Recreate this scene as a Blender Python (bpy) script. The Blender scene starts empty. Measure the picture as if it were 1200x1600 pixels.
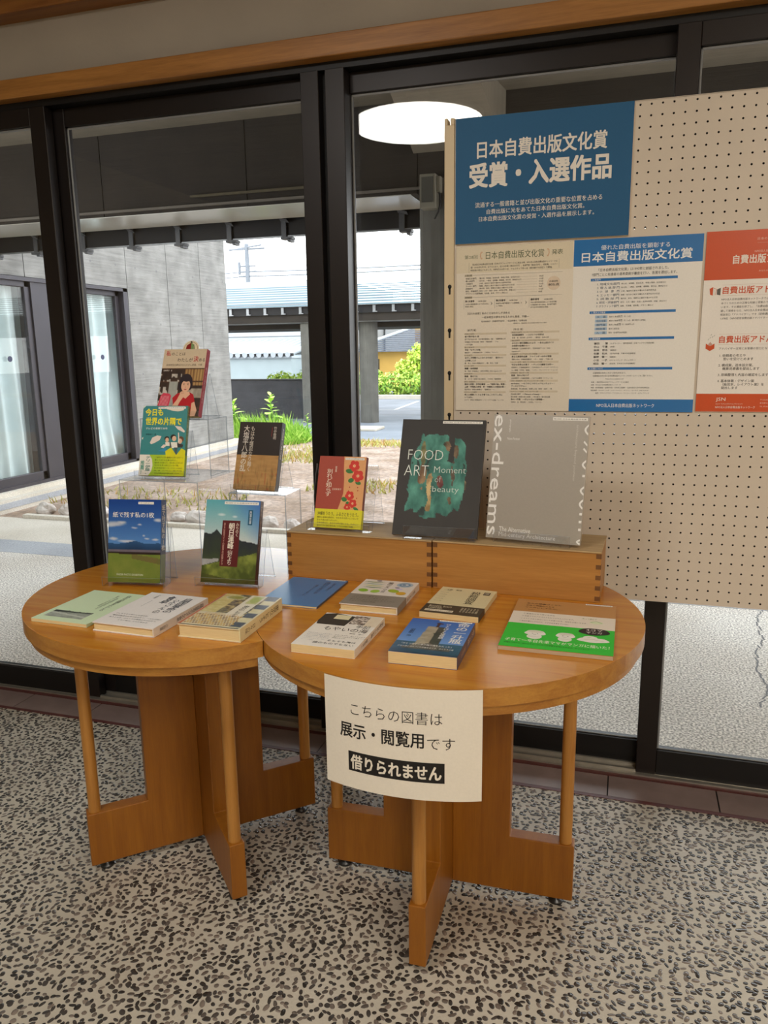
import bpy, math, random
import numpy as np
from mathutils import Matrix, Vector

random.seed(7)
SC = bpy.context.scene
COL = SC.collection
PI = math.pi
R = math.radians

# ------------------------------------------------------------------ camera
H = 1.2644                       # eye height
cam_d = bpy.data.cameras.new('camera')
cam_d.sensor_fit = 'HORIZONTAL'
cam_d.sensor_width = 36.0
cam_d.lens = 1207.94 / 1200 * 36.0
cam_d.clip_start = 0.02
cam_d.clip_end = 300
cam = bpy.data.objects.new('camera', cam_d)
COL.objects.link(cam)
_r = Vector((0.95486097, 0.29671793, -0.01410642))
_u = Vector((-0.0475968, 0.19969906, 0.97870058))
_f = Vector((-0.29321505, 0.93385157, -0.20480767))
M4 = Matrix(((_r.x, _u.x, -_f.x, 0), (_r.y, _u.y, -_f.y, 0), (_r.z, _u.z, -_f.z, H), (0, 0, 0, 1)))
cam.matrix_world = M4
SC.camera = cam

# ------------------------------------------------------------------ sky, light, exposure
SKY = 4.5
LAMP = 21.0
SC.view_settings.view_transform = 'Standard'
SC.view_settings.look = 'None'
SC.view_settings.gamma = 1.0
SC.view_settings.use_curve_mapping = False
SC.view_settings.exposure = 0.0
SC.cycles.max_bounces = 10
SC.cycles.transparent_max_bounces = 24
SC.cycles.diffuse_bounces = 5
SC.cycles.caustics_reflective = False
SC.cycles.caustics_refractive = False
SC.cycles.sample_clamp_indirect = 4.0

w = bpy.data.worlds.new('overcast_sky')
SC.world = w
w.use_nodes = True
nt = w.node_tree
bgn = nt.nodes['Background']
tc = nt.nodes.new('ShaderNodeTexCoord')
sep = nt.nodes.new('ShaderNodeSeparateXYZ')
rmp = nt.nodes.new('ShaderNodeValToRGB')
nt.links.new(tc.outputs['Generated'], sep.inputs[0])
nt.links.new(sep.outputs['Z'], rmp.inputs[0])
rmp.color_ramp.elements[0].color = (0.985, 0.99, 1.0, 1)
rmp.color_ramp.elements[1].color = (0.88, 0.93, 1.0, 1)
nt.links.new(rmp.outputs[0], bgn.inputs[0])
bgn.inputs[1].default_value = SKY


def area(name, loc, rot, sx, sy, power, color):
    d = bpy.data.lights.new(name, 'AREA')
    d.shape = 'RECTANGLE'
    d.size = sx
    d.size_y = sy
    d.energy = power
    d.color = color
    o = bpy.data.objects.new(name, d)
    o.location = loc
    o.rotation_euler = rot
    COL.objects.link(o)
    return o


# warm fill added overhead, no fixtures seen, behind the viewer and to the right
area('room_fill', (1.7, -0.7, 2.70), (0, 0, 0), 0.6, 1.6, 66, (1.0, 0.91, 0.80))
area('room_fill_back', (1.25, -2.7, 2.70), (0, 0, 0), 0.7, 0.7, 72, (1.0, 0.91, 0.80))


# ------------------------------------------------------------------ helpers
def lin(c):
    def f(x):
        x = x / 255.0
        return x / 12.92 if x <= 0.04045 else ((x + 0.055) / 1.055) ** 2.4
    if isinstance(c, str):
        c = tuple(int(c[i:i + 2], 16) for i in (0, 2, 4))
    return (f(c[0]), f(c[1]), f(c[2]))


def linarr(a):
    a = np.clip(a, 0, 255) / 255.0
    return np.where(a <= 0.04045, a / 12.92, ((a + 0.055) / 1.055) ** 2.4)


_T = np.random.RandomState(5).rand(256, 256)


def vn(x, y):
    x = np.asarray(x, float); y = np.asarray(y, float)
    xi = np.floor(x).astype(int); yi = np.floor(y).astype(int)
    fx = x - xi; fy = y - yi
    fx = fx * fx * (3 - 2 * fx); fy = fy * fy * (3 - 2 * fy)
    a = _T[xi % 256, yi % 256]; b = _T[(xi + 1) % 256, yi % 256]
    c = _T[xi % 256, (yi + 1) % 256]; d = _T[(xi + 1) % 256, (yi + 1) % 256]
    return (a * (1 - fx) + b * fx) * (1 - fy) + (c * (1 - fx) + d * fx) * fy


def fbm(x, y, o=4):
    s = 0; a = 0.5; t = 0
    for i in range(o):
        s = s + a * vn(x * 2 ** i + 17 * i, y * 2 ** i + 31 * i); t += a; a *= 0.5
    return s / t


def mix(a, b, t):
    a = np.asarray(a, float); b = np.asarray(b, float)
    t = np.clip(t, 0, 1)
    return a + (b - a) * np.asarray(t)[..., None]


MATS = {}


def nmat(name):
    m = bpy.data.materials.new(name)
    m.use_nodes = True
    MATS[name] = m
    n = m.node_tree.nodes
    return m, n, m.node_tree.links, n['Principled BSDF']


def pmat(name, c, rough=0.5, metal=0.0, var=0.08, scale=6.0, stretch=(1, 1, 1), bump=0.0, bscale=None, spec=0.5, coat=0.0, detail=6, c2=None, lo=0.3, hi=0.7):
    """noise-varied material: base colour drifts between two tones"""
    m, n, l, b = nmat(name)
    t = n.new('ShaderNodeTexCoord'); mp = n.new('ShaderNodeMapping'); no = n.new('ShaderNodeTexNoise'); rp = n.new('ShaderNodeValToRGB')
    mp.inputs['Scale'].default_value = stretch
    no.inputs['Scale'].default_value = scale; no.inputs['Detail'].default_value = detail
    l.new(t.outputs['Object'], mp.inputs[0]); l.new(mp.outputs[0], no.inputs[0]); l.new(no.outputs[0], rp.inputs[0])
    c = lin(c)
    if c2 is None:
        ca = tuple(max(0, x * (1 - var)) for x in c); cb = tuple(min(1, x * (1 + var)) for x in c)
    else:
        ca = c; cb = lin(c2)
    e = rp.color_ramp.elements
    e[0].position = lo; e[1].position = hi
    e[0].color = (*ca, 1); e[1].color = (*cb, 1)
    l.new(rp.outputs[0], b.inputs['Base Color'])
    b.inputs['Roughness'].default_value = rough
    b.inputs['Metallic'].default_value = metal
    b.inputs['Specular IOR Level'].default_value = spec
    b.inputs['Coat Weight'].default_value = coat
    b.inputs['Coat Roughness'].default_value = 0.12
    if bump:
        bp = n.new('ShaderNodeBump'); n2 = n.new('ShaderNodeTexNoise')
        n2.inputs['Scale'].default_value = bscale or scale * 3; n2.inputs['Detail'].default_value = 4
        l.new(mp.outputs[0], n2.inputs[0]); l.new(n2.outputs[0], bp.inputs['Height'])
        bp.inputs['Strength'].default_value = bump; bp.inputs['Distance'].default_value = 0.01
        l.new(bp.outputs[0], b.inputs['Normal'])
    return m


def wood(name, c1, c2, axis, rough=0.35, coat=0.0, scale=9.0, fine=1.0):
    m, n, l, b = nmat(name)
    t = n.new('ShaderNodeTexCoord'); mp = n.new('ShaderNodeMapping')
    s = [14.0, 14.0, 14.0]; s['xyz'.index(axis)] = 0.9
    mp.inputs['Scale'].default_value = s
    no = n.new('ShaderNodeTexNoise'); no.inputs['Scale'].default_value = scale * 0.35; no.inputs['Detail'].default_value = 5; no.inputs['Distortion'].default_value = 0.6
    n2 = n.new('ShaderNodeTexNoise'); n2.inputs['Scale'].default_value = scale * 2.6; n2.inputs['Detail'].default_value = 3
    l.new(t.outputs['Object'], mp.inputs[0]); l.new(mp.outputs[0], no.inputs[0]); l.new(mp.outputs[0], n2.inputs[0])
    mx = n.new('ShaderNodeMath'); mx.operation = 'MULTIPLY_ADD'; mx.inputs[1].default_value = 0.45 * fine
    l.new(n2.outputs[0], mx.inputs[0]); l.new(no.outputs[0], mx.inputs[2])
    rp = n.new('ShaderNodeValToRGB'); e = rp.color_ramp.elements
    e[0].position = 0.45; e[1].position = 0.95; e[0].color = (*lin(c1), 1); e[1].color = (*lin(c2), 1)
    l.new(mx.outputs[0], rp.inputs[0]); l.new(rp.outputs[0], b.inputs['Base Color'])
    b.inputs['Roughness'].default_value = rough
    b.inputs['Coat Weight'].default_value = coat; b.inputs['Coat Roughness'].default_value = 0.1
    bp = n.new('ShaderNodeBump'); bp.inputs['Strength'].default_value = 0.08; bp.inputs['Distance'].default_value = 0.002
    l.new(mx.outputs[0], bp.inputs['Height']); l.new(bp.outputs[0], b.inputs['Normal'])
    return m


def inkmat(name, rough, spec=0.5, metal=0.0, coat=0.0):
    """printed or dyed surface: its colour is stored with the mesh; a faint noise for paper tooth"""
    m, n, l, b = nmat(name)
    a = n.new('ShaderNodeAttribute'); a.attribute_name = 'Col'
    t = n.new('ShaderNodeTexCoord'); no = n.new('ShaderNodeTexNoise'); no.inputs['Scale'].default_value = 240
    l.new(t.outputs['Object'], no.inputs[0])
    mr = n.new('ShaderNodeMapRange'); mr.inputs[3].default_value = 0.95; mr.inputs[4].default_value = 1.05
    l.new(no.outputs[0], mr.inputs[0])
    mu = n.new('ShaderNodeVectorMath'); mu.operation = 'SCALE'
    l.new(a.outputs['Color'], mu.inputs[0]); l.new(mr.outputs[0], mu.inputs['Scale'])
    l.new(mu.outputs[0], b.inputs['Base Color'])
    b.inputs['Roughness'].default_value = rough; b.inputs['Specular IOR Level'].default_value = spec
    b.inputs['Metallic'].default_value = metal
    b.inputs['Coat Weight'].default_value = coat; b.inputs['Coat Roughness'].default_value = 0.08
    return m


def glassmat(name, tint, r0=0.04, rough=0.0):
    """clear sheet: straight-through light plus a Schlick mirror term"""
    m = bpy.data.materials.new(name); m.use_nodes = True; MATS[name] = m
    n = m.node_tree.nodes; l = m.node_tree.links; n.clear()
    out = n.new('ShaderNodeOutputMaterial'); mxs = n.new('ShaderNodeMixShader')
    tr = n.new('ShaderNodeBsdfTransparent'); gl = n.new('ShaderNodeBsdfGlossy')
    tr.inputs[0].default_value = (*tint, 1); gl.inputs['Roughness'].default_value = rough
    lw = n.new('ShaderNodeLayerWeight'); lw.inputs[0].default_value = 0.5
    pw = n.new('ShaderNodeMath'); pw.operation = 'POWER'; pw.inputs[1].default_value = 5
    ma = n.new('ShaderNodeMath'); ma.operation = 'MULTIPLY_ADD'; ma.inputs[1].default_value = 1 - r0; ma.inputs[2].default_value = r0
    l.new(lw.outputs['Facing'], pw.inputs[0]); l.new(pw.outputs[0], ma.inputs[0]); l.new(ma.outputs[0], mxs.inputs[0])
    l.new(tr.outputs[0], mxs.inputs[1]); l.new(gl.outputs[0], mxs.inputs[2]); l.new(mxs.outputs[0], out.inputs[0])
    return m


class MB:
    """mesh collector"""
    def __init__(s):
        s.v = []; s.f = []; s.m = []; s.c = []; s.sm = []; s.mats = []

    def mi(s, mat):
        if mat not in s.mats:
            s.mats.append(mat)
        return s.mats.index(mat)

    def add(s, vs, fs, mat, col=(1, 1, 1), smooth=False):
        o = len(s.v); k = s.mi(mat)
        s.v.extend([tuple(map(float, p)) for p in vs])
        percol = isinstance(col, list)
        for i, f in enumerate(fs):
            s.f.append(tuple(o + j for j in f)); s.m.append(k); s.sm.append(smooth)
            s.c.append(col[i] if percol else col)
        return s

    def box(s, x0, x1, y0, y1, z0, z1, mat, col=(1, 1, 1), T=None):
        vs = [(x, y, z) for z in (z0, z1) for y in (y0, y1) for x in (x0, x1)]
        if T is not None:
            vs = [tuple(T @ Vector(p)) for p in vs]
        fs = [(0, 2, 3, 1), (4, 5, 7, 6), (0, 1, 5, 4), (2, 6, 7, 3), (0, 4, 6, 2), (1, 3, 7, 5)]
        return s.add(vs, fs, mat, col)

    def prism(s, pts, z0, z1, mat, T=None, mat_side=None, col=(1, 1, 1), smooth=False):
        n = len(pts)
        vs = [(p[0], p[1], z0) for p in pts] + [(p[0], p[1], z1) for p in pts]
        if T is not None:
            vs = [tuple(T @ Vector(p)) for p in vs]
        s.add(vs, [tuple(range(n))[::-1], tuple(range(n, 2 * n))], mat, col)
        s.add(vs, [(i, (i + 1) % n, n + (i + 1) % n, n + i) for i in range(n)], mat_side or mat, col, smooth)
        return s

    def tube(s, path, r, mat, n=12, col=(1, 1, 1), cap=True):
        path = [Vector(p) for p in path]; rs = r if isinstance(r, (list, tuple)) else [r] * len(path)
        vs = []; fs = []
        for i, p in enumerate(path):
            d = (path[min(i + 1, len(path) - 1)] - path[max(i - 1, 0)]).normalized()
            a = d.orthogonal().normalized() if i == 0 else (a - d * a.dot(d)).normalized()
            b = d.cross(a)
            for k in range(n):
                t = 2 * PI * k / n
                vs.append(tuple(p + (a * math.cos(t) + b * math.sin(t)) * rs[i]))
        for i in range(len(path) - 1):
            for k in range(n):
                fs.append((i * n + k, i * n + (k + 1) % n, (i + 1) * n + (k + 1) % n, (i + 1) * n + k))
        s.add(vs, fs, mat, col, True)
        if cap:
            s.add(vs, [tuple(range(n))[::-1], tuple(range(len(vs) - n, len(vs)))], mat, col)
        return s

    def lathe(s, prof, mat, c=(0, 0), n=48, col=(1, 1, 1), smooth=True):
        vs = []; fs = []
        for r, z in prof:
            for k in range(n):
                t = 2 * PI * k / n
                vs.append((c[0] + r * math.cos(t), c[1] + r * math.sin(t), z))
        for i in range(len(prof) - 1):
            for k in range(n):
                fs.append((i * n + k, i * n + (k + 1) % n, (i + 1) * n + (k + 1) % n, (i + 1) * n + k))
        return s.add(vs, fs, mat, col, smooth)

    def sheet(s, prof, half, t, mat, edge, axis='x', T=None):
        """bent sheet: profile (a,b) swept along the third axis with thickness t"""
        n = len(prof); P = [Vector(p).to_2d() if len(p) > 2 else Vector(p) for p in prof]
        off = []
        for i in range(n):
            d0 = (P[i] - P[i - 1]).normalized() if i > 0 else (P[1] - P[0]).normalized()
            d1 = (P[i + 1] - P[i]).normalized() if i < n - 1 else d0
            n0 = Vector((-d0.y, d0.x)); n1 = Vector((-d1.y, d1.x)); b = (n0 + n1).normalized()
            off.append(P[i] + b * (t / max(0.35, b.dot(n1))))
        def pt(h, p):
            q = Vector((h, p.x, p.y)) if axis == 'x' else Vector((p.x, h, p.y))
            return tuple(T @ q) if T is not None else tuple(q)
        lo, hi = (-half, half) if not isinstance(half, tuple) else half
        vs = [pt(lo, p) for p in P] + [pt(lo, p) for p in off] + [pt(hi, p) for p in P] + [pt(hi, p) for p in off]
        fb = []; fe = []
        for i in range(n - 1):
            fb.append((i, i + 1, 2 * n + i + 1, 2 * n + i)); fb.append((n + i, 3 * n + i, 3 * n + i + 1, n + i + 1))
            fe.append((i, n + i, n + i + 1, i + 1)); fe.append((2 * n + i, 2 * n + i + 1, 3 * n + i + 1, 3 * n + i))
        fe.append((0, 2 * n, 3 * n, n)); fe.append((n - 1, 2 * n - 1, 4 * n - 1, 3 * n - 1))
        s.add(vs, fb, mat); s.add(vs, fe, edge)
        return s

    def build(s, name, parent=None, bevel=0, seg=2, kind=None):
        me = bpy.data.meshes.new(name)
        me.from_pydata(s.v, [], s.f)
        for k in s.mats:
            me.materials.append(MATS[k])
        me.polygons.foreach_set('material_index', s.m)
        me.polygons.foreach_set('use_smooth', s.sm)
        if any(c != (1, 1, 1) for c in s.c):
            at = me.color_attributes.new('Col', 'FLOAT_COLOR', 'CORNER')
            data = []
            for f, c in zip(s.f, s.c):
                if isinstance(c[0], (tuple, list)):
                    for q in c:
                        data.extend((q[0], q[1], q[2], 1.0))
                else:
                    data.extend((c[0], c[1], c[2], 1.0) * len(f))
            at.data.foreach_set('color', data)
        me.update()
        o = bpy.data.objects.new(name, me)
        COL.objects.link(o)
        if parent is not None:
            o.parent = parent
        if bevel:
            b = o.modifiers.new('bevel', 'BEVEL'); b.width = bevel; b.segments = seg; b.limit_method = 'ANGLE'; b.angle_limit = R(40)
        if kind:
            o['kind'] = kind
        return o


def thing(name, label, cat, M=None, group=None):
    o = bpy.data.objects.new(name, None)
    o.empty_display_size = 0.05
    COL.objects.link(o)
    if M is not None:
        o.matrix_world = M if isinstance(M, Matrix) else Matrix.Translation(M)
    o['label'] = label; o['category'] = cat
    if group:
        o['group'] = group
    return o


def tag(o, label, cat, group=None, kind=None):
    o['label'] = label; o['category'] = cat
    if group:
        o['group'] = group
    if kind:
        o['kind'] = kind
    return o


# ------------------------------------------------------------------ lettering
_TX = {}


def glyphs(s, bold=0.0, vertical=False, res=2):
    k = (s, bold, vertical, res)
    if k not in _TX:
        c = bpy.data.curves.new('lettering', 'FONT')
        c.body = '\n'.join(s) if vertical else s
        c.size = 1.0; c.resolution_u = res; c.offset = bold
        if vertical:
            c.align_x = 'CENTER'; c.space_line = 0.92
        o = bpy.data.objects.new('lettering', c)
        COL.objects.link(o)
        dg = bpy.context.evaluated_depsgraph_get()
        me = bpy.data.meshes.new_from_object(o.evaluated_get(dg))
        vs = np.array([(v.co.x, v.co.y) for v in me.vertices]) if len(me.vertices) else np.zeros((1, 2))
        fs = [tuple(p.vertices) for p in me.polygons]
        bpy.data.objects.remove(o); bpy.data.curves.remove(c); bpy.data.meshes.remove(me)
        _TX[k] = (vs, fs)
    return _TX[k]


class Ink:
    """prints on a face of a mesh: u to the right, v downward, in millimetres"""
    def __init__(s, mb, O, U, V, N, mat, step=0.00012):
        s.mb = mb; s.mat = mat
        s.O = np.array(O, float); s.U = np.array(U, float) / 1000; s.V = np.array(V, float) / 1000; s.N = np.array(N, float) * step

    cnt = 0

    def map(s, u, v, layer):
        s.cnt = (s.cnt + 1) % 40; layer = layer + 0.02 * s.cnt     # no two prints share a plane
        u = np.asarray(u, float); v = np.asarray(v, float)
        return s.O + u[:, None] * s.U + v[:, None] * s.V + layer * s.N

    def poly(s, pts, col, layer=1):
        p = np.array(pts, float)
        s.mb.add(s.map(p[:, 0], p[:, 1], layer), [tuple(range(len(p)))], s.mat, lin(col))

    def rect(s, u0, v0, u1, v1, col, layer=1, n=1):
        for i in range(n):
            a = u0 + (u1 - u0) * i / n; b = u0 + (u1 - u0) * (i + 1) / n
            s.poly([(a, v0), (b, v0), (b, v1), (a, v1)], col, layer)

    def disc(s, u, v, ru, rv, col, layer=1, n=22, rot=0, wob=0.0):
        pts = []
        for k in range(n):
            t = 2 * PI * k / n; q = 1 + wob * math.sin(5 * t)
            x = ru * q * math.cos(t); y = rv * q * math.sin(t)
            pts.append((u + x * math.cos(rot) - y * math.sin(rot), v + x * math.sin(rot) + y * math.cos(rot)))
        s.poly(pts, col, layer)

    def line(s, pts, wd, col, layer=1):
        for (a, b), (c, d) in zip(pts[:-1], pts[1:]):
            L = math.hypot(c - a, d - b) or 1; nx = -(d - b) / L * wd / 2; ny = (c - a) / L * wd / 2
            s.poly([(a + nx, b + ny), (c + nx, d + ny), (c - nx, d - ny), (a - nx, b - ny)], col, layer)

    def txt(s, text, u0, v0, u1, v1, col, layer=2, bold=0.0, vertical=False, turn=False):
        """lettering fitted to the rectangle; turn = reads downward, lying on its side"""
        vs, fs = glyphs(text, min(bold, 0.0), vertical)
        if not fs:
            return
        lo = vs.min(0); hi = vs.max(0); d = np.maximum(hi - lo, 1e-6)
        q = (vs - lo) / d
        if turn:
            u = u0 + q[:, 1] * (u1 - u0); v = v0 + q[:, 0] * (v1 - v0)
        else:
            u = u0 + q[:, 0] * (u1 - u0); v = v1 - q[:, 1] * (v1 - v0)
        em = (v1 - v0) / d[1] if not turn else (v1 - v0) / d[0]
        for i, (du, dv) in enumerate(s.over(bold)):
            s.mb.add(s.map(u + du * em, v + dv * em, layer + 0.07 * i), fs, s.mat, lin(col))

    @staticmethod
    def over(b):
        """heavier strokes: the lettering is struck again a hair to each side"""
        if b <= 0.001:
            return ((0, 0),)
        if b < 0.009:
            return ((-b, 0), (b, 0))
        return ((-b, -b), (b, -b), (-b, b), (b, b), (0, -b), (0, b), (-b, 0), (b, 0))

    def para(s, lines, u0, v0, em, lh, col, layer=2, bold=0.0, umax=None):
        """lines set at a type size (em) from a left edge and a first baseline"""
        for i, t in enumerate(lines):
            if not t:
                continue
            vs, fs = glyphs(t, min(bold, 0.0))
            if not fs:
                continue
            k = em; wd = vs[:, 0].max() * em; kx = k
            if umax and u0 + wd > umax:
                kx = k * (umax - u0) / wd
            for q, (du, dv) in enumerate(s.over(bold)):
                s.mb.add(s.map(u0 + vs[:, 0] * kx + du * em, v0 + i * lh - vs[:, 1] * k + dv * em, layer + 0.07 * q), fs, s.mat, lin(col))

    def paint(s, u0, v0, u1, v1, nx, ny, fn, layer=1):
        """a printed picture: fn(U,V in 0..1) gives its sRGB colours"""
        U, V = np.meshgrid(np.linspace(0, 1, nx + 1), np.linspace(0, 1, ny + 1))
        c = linarr(fn(U, V)).reshape(-1, 3)
        P = s.map((u0 + U * (u1 - u0)).ravel(), (v0 + V * (v1 - v0)).ravel(), layer)
        fs = []; cs = []
        ct = [tuple(x) for x in c.tolist()]
        for j in range(ny):
            for i in range(nx):
                a = j * (nx + 1) + i
                f = (a, a + 1, a + nx + 2, a + nx + 1)
                fs.append(f); cs.append([ct[k] for k in f])
        s.mb.add(P, fs, s.mat, cs)


class BentInk(Ink):
    """the same on a sheet bent round a vertical cylinder"""
    def __init__(s, mb, c, rad, phi0, ztop, mat, step=0.00012):
        s.mb = mb; s.mat = mat; s.c = c; s.rad = rad; s.phi0 = phi0; s.z = ztop; s.step = step

    def map(s, u, v, layer):
        u = np.asarray(u, float) / 1000; v = np.asarray(v, float) / 1000
        s.cnt = (s.cnt + 1) % 40
        r = s.rad + (layer + 0.02 * s.cnt) * s.step
        ph = s.phi0 + u / s.rad
        return np.stack([s.c[0] + r * np.sin(ph), s.c[1] - r * np.cos(ph), s.z - v + 0 * u], 1)


# ------------------------------------------------------------------ materials
inkmat('print_matte', 0.55, 0.35)
inkmat('print_gloss', 0.28, 0.5, coat=0.25)
inkmat('print_silver', 0.3, 0.6, metal=0.35)
# clear wrinkled film over the silver cover
_n = MATS['print_silver'].node_tree.nodes; _l = MATS['print_silver'].node_tree.links; _b = _n['Principled BSDF']
_t = _n.new('ShaderNodeTexCoord'); _m = _n.new('ShaderNodeMapping'); _m.inputs['Scale'].default_value = (2.2, 11, 3); _m.inputs['Rotation'].default_value = (0, 0, 0.12)
_k = _n.new('ShaderNodeTexNoise'); _k.inputs['Scale'].default_value = 2.2; _k.inputs['Detail'].default_value = 5; _bp = _n.new('ShaderNodeBump'); _bp.inputs['Strength'].default_value = 0.16; _bp.inputs['Distance'].default_value = 0.01
_l.new(_t.outputs['Object'], _m.inputs[0]); _l.new(_m.outputs[0], _k.inputs[0]); _l.new(_k.outputs[0], _bp.inputs['Height']); _l.new(_bp.outputs[0], _b.inputs['Coat Normal'])
_b.inputs['Coat Weight'].default_value = 0.5; _b.inputs['Coat Roughness'].default_value = 0.12
inkmat('leaf', 0.5, 0.3)
_b = MATS['leaf'].node_tree.nodes['Principled BSDF']
_b.inputs['Transmission Weight'].default_value = 0.0
glassmat('window_glass', (0.97, 0.985, 0.98))
glassmat('acrylic', (0.975, 0.98, 0.985), 0.035)
m_, n_, l_, b_ = nmat('acrylic_edge')
n_.clear()
_o = n_.new('ShaderNodeOutputMaterial'); _mx = n_.new('ShaderNodeMixShader'); _t = n_.new('ShaderNodeBsdfTransparent'); _p = n_.new('ShaderNodeBsdfPrincipled')
_t.inputs[0].default_value = (0.66, 0.70, 0.74, 1); _p.inputs['Base Color'].default_value = (0.42, 0.46, 0.5, 1); _p.inputs['Roughness'].default_value = 0.15
_mx.inputs[0].default_value = 0.45
l_.new(_t.outputs[0], _mx.inputs[1]); l_.new(_p.outputs[0], _mx.inputs[2]); l_.new(_mx.outputs[0], _o.inputs[0])
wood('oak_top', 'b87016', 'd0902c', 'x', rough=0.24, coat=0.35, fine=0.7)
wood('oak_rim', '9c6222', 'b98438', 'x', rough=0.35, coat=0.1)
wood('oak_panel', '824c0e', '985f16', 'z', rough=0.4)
wood('oak_dowel', '9f6829', 'ba843f', 'z', rough=0.36)
wood('crate_wood', 'a06c30', 'bb8442', 'x', rough=0.5)
wood('crate_end_grain', '5c3a1c', '7a5028', 'x', rough=0.6)
wood('crate_top', 'a98c62', 'c0a478', 'x', rough=0.6)
wood('header_wood', '8a5a28', 'b27c3e', 'x', rough=0.4)
wood('ceiling_wood', '7a4a1e', '96622c', 'x', rough=0.45)
pmat('bronze_frame', '231d1b', 0.38, 0.35, 0.12, 3)
pmat('black_frame', '131212', 0.45, 0.2, 0.1, 3)
pmat('gasket', '8d8f90', 0.5)
pmat('sill_metal', 'b0aca2', 0.35, 0.7, 0.08, 30)
pmat('plaster', 'a59c8f', 0.85, 0, 0.05, 4, bump=0.1, bscale=90)
pmat('room_wall', 'cbbfa8', 0.85, 0, 0.04, 4)
pmat('sill_tile', '8a7874', 0.35, 0, 0.15, 14)
pmat('sill_tile_edge', '5f3230', 0.4, 0, 0.2, 30)
pmat('glide_steel', '4a4a4a', 0.35, 0.8)
pmat('paper_white', 'e9e2d6', 0.7, 0, 0.02, 20)
pmat('paper_pages', 'dcc795', 0.8, 0, 0.12, 30, stretch=(1, 1, 60))
pmat('paper_pages_grey', 'b8a48a', 0.8, 0, 0.1, 30, stretch=(1, 1, 60))
pmat('peg_cream', 'd3c6b5', 0.42, 0, 0.02, 3)
pmat('peg_post', 'd8c4a0', 0.45, 0, 0.03, 3)
pmat('peg_inner_shade', '3a342c', 0.8)  # shade inside the board, put into the colour of hole walls and inner faces
pmat('slot_dark', '1a1612', 0.7)
pmat('lamp_trim', 'e8e4da', 0.4)


def board_concrete(name, c, c2, rough=0.85, horiz='z', bump=0.25):
    m, n, l, b = nmat(name)
    t = n.new('ShaderNodeTexCoord'); mp = n.new('ShaderNodeMapping')
    s = [0.9, 0.9, 0.9]; s['xyz'.index(horiz)] = 20.0
    mp.inputs['Scale'].default_value = s
    no = n.new('ShaderNodeTexNoise'); no.inputs['Scale'].default_value = 2.0; no.inputs['Detail'].default_value = 8; no.inputs['Roughness'].default_value = 0.65
    n2 = n.new('ShaderNodeTexNoise'); n2.inputs['Scale'].default_value = 4.5; n2.inputs['Detail'].default_value = 9
    l.new(t.outputs['Object'], mp.inputs[0]); l.new(mp.outputs[0], no.inputs[0]); l.new(t.outputs['Object'], n2.inputs[0])
    ad = n.new('ShaderNodeMath'); ad.operation = 'ADD'; l.new(no.outputs[0], ad.inputs[0]); l.new(n2.outputs[0], ad.inputs[1])
    hf = n.new('ShaderNodeMath'); hf.operation = 'MULTIPLY'; hf.inputs[1].default_value = 0.5; l.new(ad.outputs[0], hf.inputs[0])
    rp = n.new('ShaderNodeValToRGB'); e = rp.color_ramp.elements
    e[0].position = 0.27; e[1].position = 0.73; e[0].color = (*lin(c), 1); e[1].color = (*lin(c2), 1)
    l.new(hf.outputs[0], rp.inputs[0]); l.new(rp.outputs[0], b.inputs['Base Color']); b.inputs['Roughness'].default_value = rough
    bp = n.new('ShaderNodeBump'); bp.inputs['Strength'].default_value = bump; bp.inputs['Distance'].default_value = 0.02
    l.new(no.outputs[0], bp.inputs['Height']); l.new(bp.outputs[0], b.inputs['Normal'])
    return m


board_concrete('concrete_pale', '605f5d', '9c9b98')
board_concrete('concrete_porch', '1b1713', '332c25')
board_concrete('concrete_beam_far', '5a544c', '78726a')
board_concrete('concrete_soffit', '6e6557', '8a7f70', horiz='y')
board_concrete('concrete_vertical', '4c4a45', '706e68', horiz='x')
board_concrete('black_boards', '2e2e31', '47474b')
pmat('soffit_lining', 'b9b5aa', 0.16, 0, 0.05, 2, spec=0.9)
pmat('groove', '6e6e70', 0.9)
pmat('dark_metal', '131215', 0.55, 0.2)
pmat('hanger_grey', '5c5d60', 0.5, 0.4)
pmat('box_grey', '7d786b', 0.6)
pmat('grille_grey', '46453f', 0.5)
pmat('galvanised', '9a9c9e', 0.4, 0.6, 0.15, 30)
pmat('roof_metal', '6f8792', 0.35, 0.2, 0.1, 3, stretch=(0.4, 4, 4))
pmat('wh_wall', 'b0b6bb', 0.6, 0, 0.05, 2)
pmat('wh_wall_low', '9fabae', 0.6, 0, 0.05, 2)
pmat('house_wall', 'd4a855', 0.8, 0, 0.06, 2)
pmat('house_tile', '626a78', 0.5, 0, 0.25, 9)
pmat('bark', '57503f', 0.9, 0, 0.2, 20)
pmat('stem_green', '6a9a30', 0.6, 0, 0.15, 30)
pmat('curtain', 'dbe7ea', 0.9, 0, 0.05, 8)
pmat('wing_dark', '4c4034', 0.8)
pmat('wing_frame', '3e3b42', 0.4, 0.4)
pmat('dot_navy', '2c3254', 0.5)
pmat('pole_grey', '7d828a', 0.8)
pmat('rock', 'a89c92', 0.85, 0, 0.15, 9, c2='d9d2cc', bump=0.5, bscale=14)
pmat('road_paint', 'b0b0b0', 0.7)


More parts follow.
